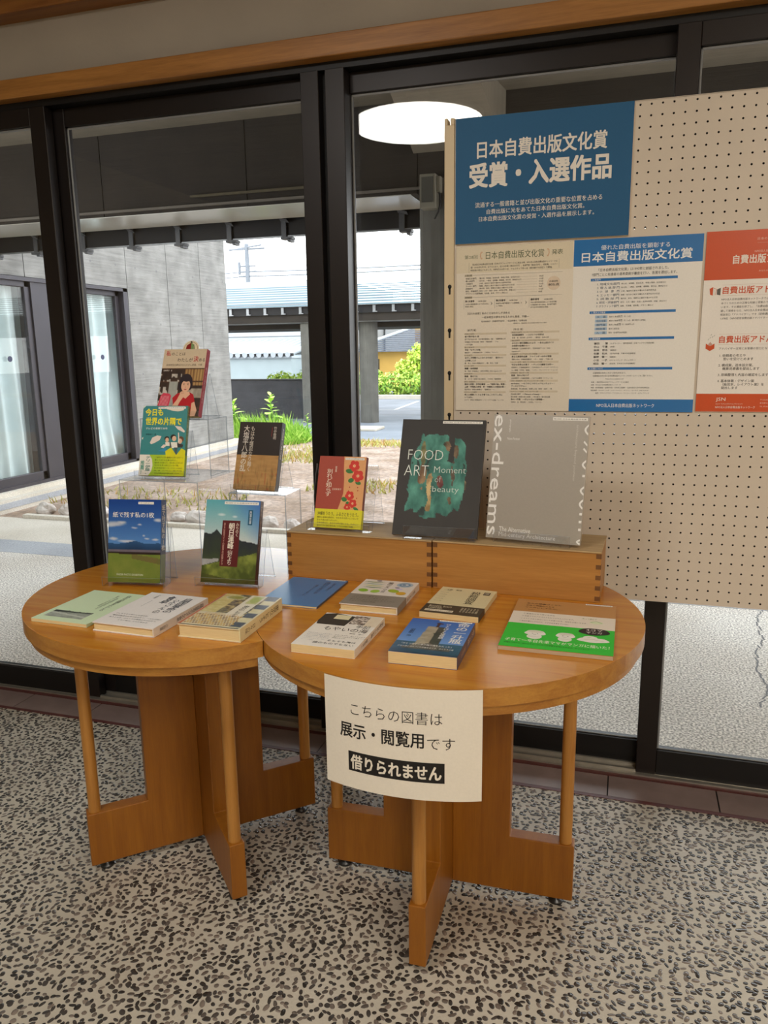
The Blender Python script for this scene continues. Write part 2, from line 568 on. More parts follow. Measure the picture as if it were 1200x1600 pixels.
def ground_mat(name, c1, c2, sp, scale, big=None, rough=0.9):
    """speckled ground: coarse drift plus fine aggregate"""
    m, n, l, b = nmat(name)
    t = n.new('ShaderNodeTexCoord')
    a = n.new('ShaderNodeTexNoise'); a.inputs['Scale'].default_value = scale; a.inputs['Detail'].default_value = 2
    g = n.new('ShaderNodeTexNoise'); g.inputs['Scale'].default_value = big or 1.2; g.inputs['Detail'].default_value = 5
    l.new(t.outputs['Object'], a.inputs[0]); l.new(t.outputs['Object'], g.inputs[0])
    r1 = n.new('ShaderNodeValToRGB'); e = r1.color_ramp.elements; e[0].position = 0.35; e[1].position = 0.65; e[0].color = (*lin(c1), 1); e[1].color = (*lin(c2), 1)
    l.new(g.outputs[0], r1.inputs[0])
    r2 = n.new('ShaderNodeValToRGB'); e = r2.color_ramp.elements; e[0].position = 0.38; e[1].position = 0.62; e[0].color = (1 - sp, 1 - sp, 1 - sp, 1); e[1].color = (1 + sp * 0.5,) * 3 + (1,)
    l.new(a.outputs[0], r2.inputs[0])
    mu = n.new('ShaderNodeVectorMath'); mu.operation = 'MULTIPLY'; l.new(r1.outputs[0], mu.inputs[0]); l.new(r2.outputs[0], mu.inputs[1])
    l.new(mu.outputs[0], b.inputs['Base Color']); b.inputs['Roughness'].default_value = rough
    bp = n.new('ShaderNodeBump'); bp.inputs['Strength'].default_value = 0.3; bp.inputs['Distance'].default_value = 0.005
    l.new(a.outputs[0], bp.inputs['Height']); l.new(bp.outputs[0], b.inputs['Normal'])
    return m


ground_mat('washed_concrete', 'cac1b5', 'dfd9d0', 0.6, 100)
ground_mat('path_concrete', 'c0b7a8', 'd4ccc0', 0.12, 60)
ground_mat('grey_paving', '9a9da3', 'adb0b6', 0.1, 60)
ground_mat('bed_soil', '87705c', 'ab988a', 0.28, 22, 2.6)
ground_mat('asphalt', '6d7178', '7d8188', 0.08, 40)
ground_mat('walk_grey', '767d86', '868d96', 0.06, 40)


def pebble_mat():
    m, n, l, b = nmat('pebble_floor')
    t = n.new('ShaderNodeTexCoord')
    # slight warp so the stones do not sit on a lattice
    v = n.new('ShaderNodeTexVoronoi'); v.voronoi_dimensions = '2D'; v.inputs['Scale'].default_value = 68.0; v.inputs['Randomness'].default_value = 0.92
    l.new(t.outputs['Object'], v.inputs['Vector'])
    sub = n.new('ShaderNodeVectorMath'); sub.operation = 'SUBTRACT'
    l.new(t.outputs['Object'], sub.inputs[0]); l.new(v.outputs['Position'], sub.inputs[1])
    flat = n.new('ShaderNodeVectorMath'); flat.operation = 'MULTIPLY'; flat.inputs[1].default_value = (1, 1, 0)
    l.new(sub.outputs[0], flat.inputs[0])
    sc = n.new('ShaderNodeSeparateColor'); l.new(v.outputs['Color'], sc.inputs[0])
    ang = n.new('ShaderNodeMath'); ang.operation = 'MULTIPLY'; ang.inputs[1].default_value = 6.28; l.new(sc.outputs[0], ang.inputs[0])
    ro = n.new('ShaderNodeVectorRotate'); ro.rotation_type = 'Z_AXIS'; l.new(flat.outputs[0], ro.inputs['Vector']); l.new(ang.outputs[0], ro.inputs['Angle'])
    sx = n.new('ShaderNodeSeparateXYZ'); l.new(ro.outputs[0], sx.inputs[0])

    def ma(op, a, bb):
        q = n.new('ShaderNodeMath'); q.operation = op
        for i, x in enumerate((a, bb)):
            if isinstance(x, (int, float)):
                q.inputs[i].default_value = x
            else:
                l.new(x, q.inputs[i])
        return q.outputs[0]
    A = ma('ADD', ma('MULTIPLY', sc.outputs[1], 0.0058), 0.0042)
    B = ma('ADD', ma('MULTIPLY', sc.outputs[2], 0.0032), 0.0030)
    ex = ma('DIVIDE', sx.outputs[0], A); ey = ma('DIVIDE', sx.outputs[1], B)
    n3 = n.new('ShaderNodeTexNoise'); n3.inputs['Scale'].default_value = 160; l.new(t.outputs['Object'], n3.inputs[0])
    wob = ma('MULTIPLY', ma('SUBTRACT', n3.outputs[0], 0.5), 0.7)
    d2 = ma('ADD', ma('ADD', ma('MULTIPLY', ex, ex), ma('MULTIPLY', ey, ey)), wob)
    mk = n.new('ShaderNodeMapRange'); mk.interpolation_type = 'SMOOTHSTEP'
    mk.inputs[1].default_value = 0.78; mk.inputs[2].default_value = 1.12; mk.inputs[3].default_value = 1.0; mk.inputs[4].default_value = 0.0
    l.new(d2, mk.inputs[0])
    # stone colours differ from stone to stone
    cr = n.new('ShaderNodeValToRGB'); e = cr.color_ramp.elements
    e[0].position = 0.0; e[0].color = (*lin('302e2b'), 1); e[1].position = 1.0; e[1].color = (*lin('85796e'), 1)
    k = cr.color_ramp.elements.new(0.55); k.color = (*lin('4c4743'), 1)
    rr = ma('FRACT', ma('MULTIPLY', ma('ADD', sc.outputs[1], sc.outputs[2]), 7.31), 0)
    l.new(rr, cr.inputs[0])
    mo = n.new('ShaderNodeTexNoise'); mo.inputs['Scale'].default_value = 3; mo.inputs['Detail'].default_value = 6; l.new(t.outputs['Object'], mo.inputs[0])
    mr = n.new('ShaderNodeValToRGB'); e = mr.color_ramp.elements; e[0].position = 0.3; e[1].position = 0.7
    e[0].color = (*lin('b2aa9a'), 1); e[1].color = (*lin('c6bfb0'), 1); l.new(mo.outputs[0], mr.inputs[0])
    mc = n.new('ShaderNodeMix'); mc.data_type = 'RGBA'
    l.new(mk.outputs[0], mc.inputs[0]); l.new(mr.outputs[0], mc.inputs[6]); l.new(cr.outputs[0], mc.inputs[7])
    l.new(mc.outputs[2], b.inputs['Base Color'])
    rg = ma('SUBTRACT', 0.38, ma('MULTIPLY', mk.outputs[0], 0.2)); l.new(rg, b.inputs['Roughness'])
    dome = ma('POWER', ma('MAXIMUM', ma('SUBTRACT', 1.1, d2), 0.0), 0.5)
    hh = ma('ADD', ma('MULTIPLY', dome, mk.outputs[0]), ma('MULTIPLY', n3.outputs[0], 0.25))
    bp = n.new('ShaderNodeBump'); bp.inputs['Strength'].default_value = 0.7; bp.inputs['Distance'].default_value = 0.004
    l.new(hh, bp.inputs['Height']); l.new(bp.outputs[0], b.inputs['Normal'])


pebble_mat()
m_, n_, l_, b_ = nmat('lamp_diffuser')
b_.inputs['Emission Color'].default_value = (1.0, 0.965, 0.91, 1); b_.inputs['Emission Strength'].default_value = LAMP
b_.inputs['Base Color'].default_value = (0.9, 0.88, 0.84, 1)

# ================================================================== THE SETTING: room
YW = 2.20                        # inner face of the window wall
b = MB(); b.box(-4.2, 3.2, -4.2, 2.09, -0.06, 0.0, 'pebble_floor'); b.build('floor', kind='structure')
b = MB()
x = -4.2
while x < 3.2:
    b.box(x + 0.002, min(x + 0.298, 3.2), 2.106, 2.216, -0.05, 0.001, 'sill_tile'); x += 0.3
b.box(-4.2, 3.2, 2.09, 2.104, -0.05, 0.0015, 'sill_tile_edge'); b.box(-4.2, 3.2, 2.218, 2.236, -0.05, 0.0015, 'sill_tile_edge')
b.box(-4.2, 3.2, 2.09, 2.236, -0.06, -0.002, 'slot_dark')
b.build('trim_1', kind='structure')
b = MB(); b.box(-4.2, 3.2, 2.236, 2.37, -0.06, 0.006, 'sill_metal'); b.box(-4.2, 3.2, 2.252, 2.262, 0.006, 0.014, 'sill_metal'); b.box(-4.2, 3.2, 2.29, 2.30, 0.006, 0.014, 'sill_metal')
b.build('trim_2', kind='structure')
# header over the glazing: wood strip, plaster band, wooden beam, ceiling
b = MB(); b.box(-4.2, 3.2, 2.165, 2.33, 2.050, 2.106, 'header_wood'); b.build('trim_3', bevel=0.003, kind='structure')
b = MB(); b.box(-4.2, 3.2, 2.20, 2.33, 2.106, 2.272, 'plaster'); b.build('wall_window_side', kind='structure')
b = MB(); b.box(-4.2, 3.2, 2.13, 2.33, 2.272, 2.42, 'ceiling_wood'); b.build('trim_4', bevel=0.004, kind='structure')
b = MB(); b.box(-4.2, 3.2, 2.20, 2.33, 2.42, 2.78, 'plaster'); b.build('wall_window_upper', kind='structure')
b = MB(); b.box(-4.2, 3.2, -4.2, 2.39, 2.78, 2.84, 'plaster'); b.build('ceiling', kind='structure')
b = MB(); b.box(-4.3, -4.2, -4.2, 2.39, -0.06, 2.84, 'room_wall'); b.build('wall_left', kind='structure')
b = MB(); b.box(3.2, 3.3, -4.2, 2.39, -0.06, 2.84, 'room_wall'); b.build('wall_right', kind='structure')
b = MB(); b.box(-4.3, 3.3, -4.3, -4.2, -0.06, 2.84, 'room_wall'); b.build('wall_back', kind='structure')

# glazing: sliding sashes with bronze stiles; front and rear track
ZT, ZB = 1.975, 0.112


def sash(n, xl, xr, lf, rf, yl, yr, yp, x_in_l, x_in_r):
    """stiles lf/rf = (x0,x1), at depths yl/yr; pane at yp"""
    m = MB()
    m.box(lf[0], lf[1], yl[0], yl[1], 0.008, 2.03, 'bronze_frame'); m.box(rf[0], rf[1], yr[0], yr[1], 0.008, 2.03, 'bronze_frame')
    m.box(lf[1], rf[0], yp - 0.018, yp + 0.018, ZT, 2.03, 'bronze_frame')
    m.box(lf[1], rf[0], yp - 0.018, yp + 0.018, 0.008, ZB, 'black_frame')
    g = 0.006
    m.box(lf[1], rf[0], yp - 0.008, yp - 0.004, ZT - g, ZT, 'gasket')
    m.box(lf[1], lf[1] + g, yp - 0.008, yp - 0.004, ZB, ZT, 'gasket'); m.box(rf[0] - g, rf[0], yp - 0.008, yp - 0.004, ZB, ZT, 'gasket')
    m.box(lf[1], rf[0], yp - 0.008, yp - 0.004, ZB, ZB + g * 0.6, 'gasket')
    o = m.build('window_%d' % n, bevel=0.0015, seg=1, kind='structure')
    p = MB(); p.box(lf[1], rf[0], yp - 0.003, yp + 0.003, ZB, ZT, 'window_glass'); p.build('pane', o)
    return o


F_, B_ = (2.200, 2.238), (2.246, 2.284)
sash(1, -2.79, -1.79, (-2.79, -2.735), (-1.849, -1.791), F_, F_, 2.219, 0, 0)
sash(2, -1.82, -0.865, (-1.815, -1.755), (-0.920, -0.866), B_, (2.200, 2.284), 2.265, 0, 0)
sash(3, -0.846, 0.131, (-0.846, -0.789), (0.085, 0.125), (2.200, 2.284), B_, 2.265, 0, 0)
sash(4, 0.076, 1.05, (0.076, 0.131), (0.99, 1.045), F_, F_, 2.219, 0, 0)
sash(5, 1.0, 2.0, (1.005, 1.06), (1.945, 2.0), B_, B_, 2.265, 0, 0)
b = MB()
b.box(-4.2, 3.2, 2.205, 2.32, 2.03, 2.052, 'black_frame'); b.box(-0.868, -0.844, 2.235, 2.30, 0.0, 2.04, 'black_frame')
b.box(-4.2, -2.78, 2.21, 2.28, 0.0, 2.05, 'bronze_frame'); b.box(2.0, 3.2, 2.21, 2.28, 0.0, 2.05, 'bronze_frame')
b.build('trim_5', kind='structure')

# the glazing and header stand 5 cm further out than their drawing datum
KW = 2.25 / 2.20
for o in list(COL.objects):
    if o.type == 'MESH' and (o.name.startswith('window_') or o.name.startswith('pane') or o.name in ('trim_3', 'trim_4', 'trim_5', 'wall_window_side', 'wall_window_upper')):
        for v in o.data.vertices:
            v.co = (v.co.x * KW, v.co.y + 0.05, max(0.0065, H + (v.co.z - H) * KW) if v.co.z < 2.6 else v.co.z)

# round ceiling lamp; the glass mirrors it beside the notice board
lamp = thing('ceiling_lamp', 'large round white ceiling lamp with a glowing diffuser, mirrored in the window glass', 'lamp', (-1.215, 0.01, 2.50))
b = MB(); b.lathe([(0.0, 0.0), (0.20, 0.0), (0.36, 0.005), (0.368, 0.010), (0.368, 0.04)], 'lamp_diffuser', n=64); b.build('diffuser', lamp)
b = MB(); b.lathe([(0.369, 0.036), (0.376, 0.04), (0.376, 0.065), (0.10, 0.085), (0.06, 0.20), (0.06, 0.28), (0.0, 0.28)], 'lamp_trim', n=64); b.build('lamp_housing', lamp)

# ================================================================== OUTSIDE
G = -0.30
b = MB(); b.box(-40, 30, 2.38, 4.90, G - 0.2, G, 'washed_concrete')
# a long crack across the washed concrete
cr = [(0.86, 4.95), (0.79, 4.75), (0.76, 4.38), (0.70, 4.15), (0.677, 3.91), (0.69, 3.72), (0.62, 3.5)]
for (x0, y0), (x1, y1) in zip(cr[:-1], cr[1:]):
    for k in range(5):
        t0, t1 = k / 5, (k + 1) / 5
        j0 = random.uniform(-0.012, 0.012) if 0 < k else 0
        ax, ay = x0 + (x1 - x0) * t0 + j0, y0 + (y1 - y0) * t0; bx, by = x0 + (x1 - x0) * t1 + random.uniform(-0.012, 0.012), y0 + (y1 - y0) * t1
        b.add([(ax - 0.004, ay, G + 0.001), (ax + 0.005, ay, G + 0.001), (bx + 0.005, by, G + 0.001), (bx - 0.004, by, G + 0.001)], [(0, 1, 2, 3)], 'groove')
b.build('ground', kind='structure')
b = MB(); b.box(-40, 30, 2.37, 2.385, G - 0.2, -0.01, 'concrete_soffit'); b.build('ground_step', kind='structure')
b = MB(); b.box(-40, 30, 4.90, 5.25, G - 0.2, G + 0.002, 'grey_paving'); b.build('path_grey_band', kind='structure')
b = MB(); b.box(-40, 30, 5.25, 6.03, G - 0.2, G + 0.001, 'path_concrete'); b.build('path', kind='structure')
b = MB(); b.box(-5.62, 30, 6.03, 6.10, G - 0.2, G + 0.035, 'path_concrete'); b.build('kerb', kind='structure', bevel=0.006)
b = MB(); b.box(-40, 30, 6.03, 13.2, G - 0.2, G - 0.004, 'bed_soil'); b.build('ground_bed', kind='structure')
b = MB(); b.box(-40, 30, 13.2, 18.2, G - 0.2, G, 'walk_grey'); b.build('path_far', kind='structure')
b = MB(); b.box(-60, 40, 18.2, 60, G - 0.2, G - 0.004, 'asphalt')
for q in ([(-5.97, 20.0), (-5.87, 20.0), (-6.13, 23.4), (-6.25, 23.4)], [(-9.0, 19.42), (-5.0, 20.05), (-5.0, 20.15), (-9.0, 19.52)], [(-8.6, 19.5), (-8.5, 19.5), (-9.3, 23.4), (-9.42, 23.4)]):
    b.add([(x, y, G + 0.002) for x, y in q], [(0, 1, 2, 3)], 'road_paint')
b.build('road', kind='structure')
b = MB(); b.box(-40, 30, 24.4, 24.7, G - 0.1, G + 0.12, 'path_concrete'); b.build('kerb_far', kind='structure')

# porch: soffit, deep board-marked beam, column with a sloped haunch
YB = 5.5
b = MB(); b.box(-12, 6, 2.34, YB, 2.915, 3.2, 'concrete_soffit'); b.build('ceiling_porch', kind='structure')
b = MB()
xs = [-12, -5.9, -4.0, -2.75, -1.45, 6]
for x0, x1 in zip(xs[:-1], xs[1:]):
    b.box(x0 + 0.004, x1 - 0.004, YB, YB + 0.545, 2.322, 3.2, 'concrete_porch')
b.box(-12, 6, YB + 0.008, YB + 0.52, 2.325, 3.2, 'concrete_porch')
b.box(-12, 6, YB - 0.02, YB, 2.345, 2.362, 'concrete_beam_far')
b.box(-12, -1.5, YB + 0.002, YB + 0.545, 2.316, 2.3215, 'soffit_lining')
b.box(-3.2, -1.9, YB - 0.05, YB - 0.03, 2.405, 2.42, 'bark')
b.build('beam_porch', kind='structure')
b = MB()
b.add([(-1.478, 5.5, 2.581), (-0.85, 5.5, 2.581), (-0.93, 4.86, 2.853), (-1.478, 4.86, 2.853), (-1.478, 4.6, 2.93), (-0.95, 4.6, 2.93), (-1.478, 5.5, 2.93), (-0.85, 5.5, 2.93)],
      [(0, 1, 2, 3), (3, 2, 5, 4), (0, 3, 4, 6), (1, 7, 5, 2)], 'concrete_soffit')
b.build('beam_haunch', kind='structure')
b = MB(); b.lathe([(0.34, G - 0.1), (0.34, 2.40)], 'concrete_vertical', c=(-1.155, 5.77), n=20, smooth=False); b.build('column_porch', kind='structure')
sp = thing('wall_speaker', 'small grey box fixture with a dark grille high on the porch column', 'speaker', (-1.345, 5.38, 2.2))
b = MB(); b.box(-0.055, 0.055, -0.02, 0.10, 0.0, 0.215, 'box_grey'); b.box(0.055, 0.085, 0.0, 0.06, 0.10, 0.20, 'box_grey'); b.build('housing', sp, bevel=0.004)
b = MB(); b.box(-0.04, 0.04, -0.026, -0.019, 0.035, 0.195, 'grille_grey'); b.build('grille', sp)
b = MB(); b.tube([(0.07, 0.03, 0.10), (0.08, 0.03, 0.04), (0.06, 0.04, -0.02), (0.03, 0.06, -0.06)], 0.006, 'dark_metal', 8); b.build('cable', sp)
# eave beyond the beam with its gutter hangers
ev = thing('eave_fascia', 'black eave board with grey gutter hangers under the porch edge', 'eave')
b = MB(); b.box(-6.14, -1.5, 6.34, 6.40, 2.222, 2.42, 'dark_metal'); b.box(-6.14, -1.5, 6.33, 6.34, 2.214, 2.226, 'galvanised'); b.box(-6.14, -1.5, 6.06, 6.40, 2.42, 3.2, 'dark_metal'); b.build('fascia_board', ev)
for hx in (-5.87, -5.38, -4.85, -4.335, -3.855, -3.35, -2.835, -1.80):
    m = MB()
    m.box(hx - 0.022, hx + 0.022, 6.315, 6.33, 2.20, 2.36, 'hanger_grey')
    m.add([(hx - 0.035, 6.29, 2.37), (hx + 0.06, 6.25, 2.34), (hx + 0.06, 6.30, 2.32), (hx - 0.035, 6.33, 2.345)], [(0, 1, 2, 3)], 'hanger_grey')
    m.box(hx, hx + 0.10, 6.25, 6.33, 2.185, 2.205, 'hanger_grey'); m.box(hx + 0.06, hx + 0.09, 6.25, 6.33, 2.165, 2.19, 'hanger_grey')
    m.build('gutter_hanger', ev)

# board-marked concrete wing on the left
wg = thing('concrete_building', 'pale board-marked concrete building wing with curtained sliding windows', 'building')
XW = -6.15
b = MB()
zt, zb, yr, yl = 2.075, -0.12, 8.775, 3.2
ys = [3.2, 4.36, 5.25, 6.13, 7.01, 7.91, 8.80, 9.73, 10.61, 11.41]
for y0, y1 in zip(ys[:-1], ys[1:]):
    if y1 < 8.81:
        b.box(XW - 0.3, XW, y0 + 0.006, y1 - 0.006, zt + 0.006, 4.6, 'concrete_pale')
    else:
        b.box(XW - 0.3, XW, max(y0, yr) + 0.006, y1 - 0.006, -0.1, 4.6, 'concrete_pale')
b.box(XW - 0.15, XW - 0.006, 8.79, 11.405, -0.3, 4.6, 'groove'); b.box(XW - 3.0, XW - 0.15, 9.3, 11.3, -0.3, 4.6, 'groove'); b.box(XW - 0.29, XW - 0.006, 3.2, 8.8, zt + 0.01, 4.6, 'groove')
b.box(XW - 3.0, XW - 0.3, 11.3, 11.41, -0.3, 4.6, 'concrete_pale')
for y in ys[:-1]:
    for z in (2.35, 2.95, 3.6):
        for dy in (0.2, 0.68):
            if y + dy < 11.3:
                b.add([(XW + 0.002, y + dy + 0.013 * math.cos(t), z + 0.013 * math.sin(t)) for t in np.linspace(0, 2 * PI, 9)[:-1]], [tuple(range(8))], 'groove')
for y in (9.0, 9.5, 9.95, 10.4, 10.85):
    for z in (0.35, 1.0, 1.65, 1.95):
        b.add([(XW + 0.002, y + 0.013 * math.cos(t), z + 0.013 * math.sin(t)) for t in np.linspace(0, 2 * PI, 9)[:-1]], [tuple(range(8))], 'groove')
b.build('wall', wg)
b = MB(); b.box(XW - 3, -5.95, 3.2, 11.55, G - 0.2, -0.17, 'path_concrete'); b.box(XW - 1, XW + 0.08, 3.2, 11.45, -0.18, -0.125, 'path_concrete'); b.box(-5.951, -5.945, 3.2, 11.55, -0.26, -0.20, 'grey_paving'); b.build('plinth', wg)
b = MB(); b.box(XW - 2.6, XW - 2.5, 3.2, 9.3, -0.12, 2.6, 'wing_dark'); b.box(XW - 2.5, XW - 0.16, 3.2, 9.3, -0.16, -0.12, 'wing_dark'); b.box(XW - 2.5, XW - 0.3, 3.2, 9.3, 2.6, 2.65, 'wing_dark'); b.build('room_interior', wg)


def wing_window(y0, y1, depth, name):
    f = MB(); xx = XW - depth; q = 0.075
    f.box(xx - 0.05, xx, y0, y0 + q, zb, zt, 'wing_frame'); f.box(xx - 0.05, xx, y1 - q, y1, zb, zt, 'wing_frame')
    f.box(xx - 0.05, xx, y0, y1, zt - 0.10, zt, 'wing_frame'); f.box(xx - 0.05, xx, y0, y1, zb, zb + 0.12, 'wing_frame')
    o = f.build(name, wg, bevel=0.006)
    p = MB(); p.box(xx - 0.03, xx - 0.022, y0 + q, y1 - q, zb + 0.12, zt - 0.1, 'window_glass'); p.build('pane', o)
    return o


f = MB(); f.box(XW - 0.15, XW + 0.012, 3.2, 8.775, zt - 0.04, zt, 'wing_frame'); f.box(XW - 0.15, XW + 0.012, 3.2, 8.775, zb - 0.02, zb + 0.03, 'wing_frame')
f.box(XW - 0.15, XW + 0.012, 8.69, 8.775, zb, zt, 'wing_frame'); f.box(XW - 0.12, XW - 0.01, 7.09, 7.35, zb, zt, 'wing_frame')
f.build('window_frame', wg)
wing_window(5.35, 7.09, 0.03, 'window'); wing_window(7.35, 8.69, 0.06, 'window'); wing_window(3.4, 5.3, 0.06, 'window')


def curtain(y0, y1, name, gather=0.0, seed=0):
    m = MB(); n = 120; vs = []; fs = []; rows = 14
    for j in range(rows + 1):
        z = -0.08 + (2.05 + 0.08) * j / rows
        pull = gather * math.exp(-((z - 0.55) / 0.5) ** 2)
        for i in range(n + 1):
            t = i / n
            y = y0 + (y1 - y0) * t * (1 - pull)
            a = t * 44 + 1.3 * math.sin(t * 9 + seed)
            vs.append((XW - 0.20 + 0.05 * math.sin(a) + 0.02 * math.sin(2.3 * a + z), y, z))
    for j in range(rows):
        for i in range(n):
            fs.append((j * (n + 1) + i, j * (n + 1) + i + 1, (j + 1) * (n + 1) + i + 1, (j + 1) * (n + 1) + i))
    m.add(vs, fs, 'curtain', smooth=True)
    return m.build(name, wg)


curtain(5.4, 7.12, 'curtain', 0.0, 1); curtain(7.2, 8.98, 'curtain', 0.08, 2); curtain(3.4, 5.2, 'curtain', 0, 3)
for y in (6.70, 7.72, 8.22):
    m = MB(); m.add([(XW - 0.02, y + 0.03 * math.cos(t), 1.23 + 0.03 * math.sin(t)) for t in np.linspace(0, 2 * PI, 15)[:-1]] + [(XW - 0.026, y + 0.03 * math.cos(t), 1.23 + 0.03 * math.sin(t)) for t in np.linspace(0, 2 * PI, 15)[:-1]], [tuple(range(14))] + [(i, (i + 1) % 14, 14 + (i + 1) % 14, 14 + i) for i in range(14)], 'dot_navy')
    m.build('glass_marker', wg)

# covered walkway across the yard
wk = thing('covered_walkway', 'covered walkway with a pale blue metal roof on concrete posts across the yard', 'walkway')
b = MB()
nr = 9
for i in range(nr):
    ya = 15.9 + i * 0.34; yb2 = ya + 0.36; za = 2.215 + i * 0.078
    b.add([(-14, ya, za), (14, ya, za), (14, yb2, za + 0.055), (-14, yb2, za + 0.055), (-14, ya, za + 0.025), (14, ya, za + 0.025)], [(0, 1, 5, 4), (4, 5, 2, 3)], 'roof_metal')
b.build('roof', wk)
b = MB(); b.box(-14, 14, 15.97, 16.02, 2.045, 2.215, 'dark_metal'); b.box(-14, 14, 16.02, 18.9, 2.18, 2.20, 'dark_metal'); b.build('fascia', wk)
hx = -10.2
while hx < -3:
    m = MB(); m.box(hx - 0.03, hx + 0.03, 15.94, 15.97, 2.06, 2.20, 'galvanised'); m.box(hx - 0.03, hx + 0.07, 15.93, 15.97, 2.055, 2.075, 'galvanised'); m.build('gutter_hanger', wk); hx += 0.42
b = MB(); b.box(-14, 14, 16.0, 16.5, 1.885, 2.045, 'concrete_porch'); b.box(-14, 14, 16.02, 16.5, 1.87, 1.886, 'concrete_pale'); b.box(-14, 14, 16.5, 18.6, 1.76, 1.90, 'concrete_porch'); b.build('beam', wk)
b = MB(); b.lathe([(0.205, G), (0.205, 1.9)], 'concrete_vertical', c=(-5.45, 16.4), n=28); b.build('round_post', wk)
for px_ in (-0.6, 4.2, 9.0):
    b = MB(); b.lathe([(0.205, G), (0.205, 1.9)], 'concrete_vertical', c=(px_, 16.4), n=28); b.build('round_post', wk)
b = MB(); b.box(-6.90, -6.45, 16.05, 16.45, G, 1.9, 'concrete_vertical'); b.build('square_post', wk, bevel=0.01)
b = MB(); b.box(-5.5, -4.7, 14.5, 15.1, G, G + 0.05, 'path_concrete'); tag(b.build('paving_slab', bevel=0.01), 'pale flat paving slab in front of the round walkway post', 'slab')
bw = MB(); bw.box(-11.5, -6.9, 17.0, 17.2, G, 0.61, 'black_boards'); bw.box(-11.5, -6.9, 16.98, 17.22, 0.60, 0.63, 'dark_metal')
tag(bw.build('low_wall'), 'low black board-marked wall behind the green weeds', 'wall')

# far buildings
wh = thing('warehouse', 'pale blue white warehouse with a scalloped eave beyond the black wall', 'building')
b = MB(); b.box(-24, -12.45, 28, 31, G, 1.14, 'wh_wall_low'); b.box(-16.0, -15.96, 27.985, 28, G, 1.0, 'groove'); b.build('wall', wh)
b = MB(); b.box(-24, -12.4, 27.9, 31, 1.02, 1.10, 'wh_wall')
for i in range(38):
    x = -23.8 + i * 0.305
    b.tube([(x, 27.8, 1.15), (x, 31.2, 1.7)], 0.11, 'wh_wall', 8)
    b.box(x + 0.09, x + 0.21, 27.82, 27.9, 1.10, 1.2, 'dark_metal')
b.build('eave', wh)
b = MB(); b.box(-30, -11.9, 31.2, 40, G, 4.2, 'wh_wall'); b.box(-12.6, -11.2, 29.5, 31, G, 1.95, 'wh_wall')
for z in (1.9, 2.35, 2.8, 3.2):
    b.box(-30, -11.88, 31.18, 31.2, z, z + 0.025, 'groove')
b.build('upper_wall', wh)
hs = thing('house', 'orange yellow house with a grey tiled hip roof behind the hedge', 'house')
b = MB(); b.box(-11.2, -5.5, 32, 36, G, 1.25, 'house_wall'); b.box(-9.25, -4.5, 34.5, 38, G, 3.3, 'house_wall'); b.box(-10.32, -10.15, 31.97, 32, -0.1, 0.9, 'bark'); b.build('wall', hs)
b = MB()
for i in range(12):
    t0, t1 = i / 12, (i + 1) / 12
    xa0, xb0 = -11.4 + 2.0 * t0, -5.0 - 1.0 * t0; xa1, xb1 = -11.4 + 2.0 * t1, -5.0 - 1.0 * t1
    ya, yb2 = 31.5 + 2.9 * t0, 31.5 + 2.9 * t1; za, zb2 = 1.20 + 0.98 * t0, 1.20 + 0.98 * t1
    b.add([(xa0, ya, za), (xb0, ya, za), (xb1, yb2, zb2 - 0.03), (xa1, yb2, zb2 - 0.03), (xa0, ya, za + 0.05), (xb0, ya, za + 0.05)], [(0, 1, 5, 4), (4, 5, 2, 3)], 'house_tile')
b.tube([(-11.45, 31.45, 1.27), (-9.4, 34.4, 2.22)], 0.08, 'wh_wall', 8)
b.build('roof', hs)
b = MB(); b.box(-11.8, -10.2, 38.2, 43, G, 3.6, 'wh_wall'); tag(b.build('white_house', bevel=0.02), 'plain white house wall between the walkway post and the orange house', 'house')

# power pole with wires
pl = thing('power_pole', 'grey power pole with cross arms rising over the walkway roof', 'pole', (-22.72, 45, 0))
b = MB(); b.tube([(0, 0, G), (0, 0, 7.75)], [0.22, 0.13], 'pole_grey', 10); b.build('shaft', pl)
for z, w2, a in ((7.45, 1.2, 0.0), (7.55, 1.5, -0.5), (6.45, 0.55, 0), (6.12, 0.6, 0), (5.85, 0.6, 0)):
    m = MB(); m.tube([(-w2 * math.cos(a), -w2 * math.sin(a), z), (w2 * math.cos(a), w2 * math.sin(a), z)], 0.05, 'pole_grey', 6); m.build('cross_arm', pl)
b = MB(); b.tube([(-0.55, 0, 5.95), (-0.55, 0, 6.7)], 0.09, 'pole_grey', 8); b.build('transformer', pl)
for k, (z0, z1) in enumerate(((6.12, 6.9), (5.85, 6.75))):
    m = MB()
    m.tube([(-22.7 + (36.0) * t, 45 - 0.4 * t, z0 + (z1 - z0) * t - 1.6 * t * (1 - t)) for t in np.linspace(0, 1, 14)], 0.04, 'pole_grey', 5)
    m.tube([(-22.7 - 14 * t, 45, z0 - 0.5 * t) for t in (0, 0.5, 1)], 0.035, 'pole_grey', 5)
    m.build('wire', pl).matrix_parent_inverse = Matrix.Translation((22.72, -45, 0))


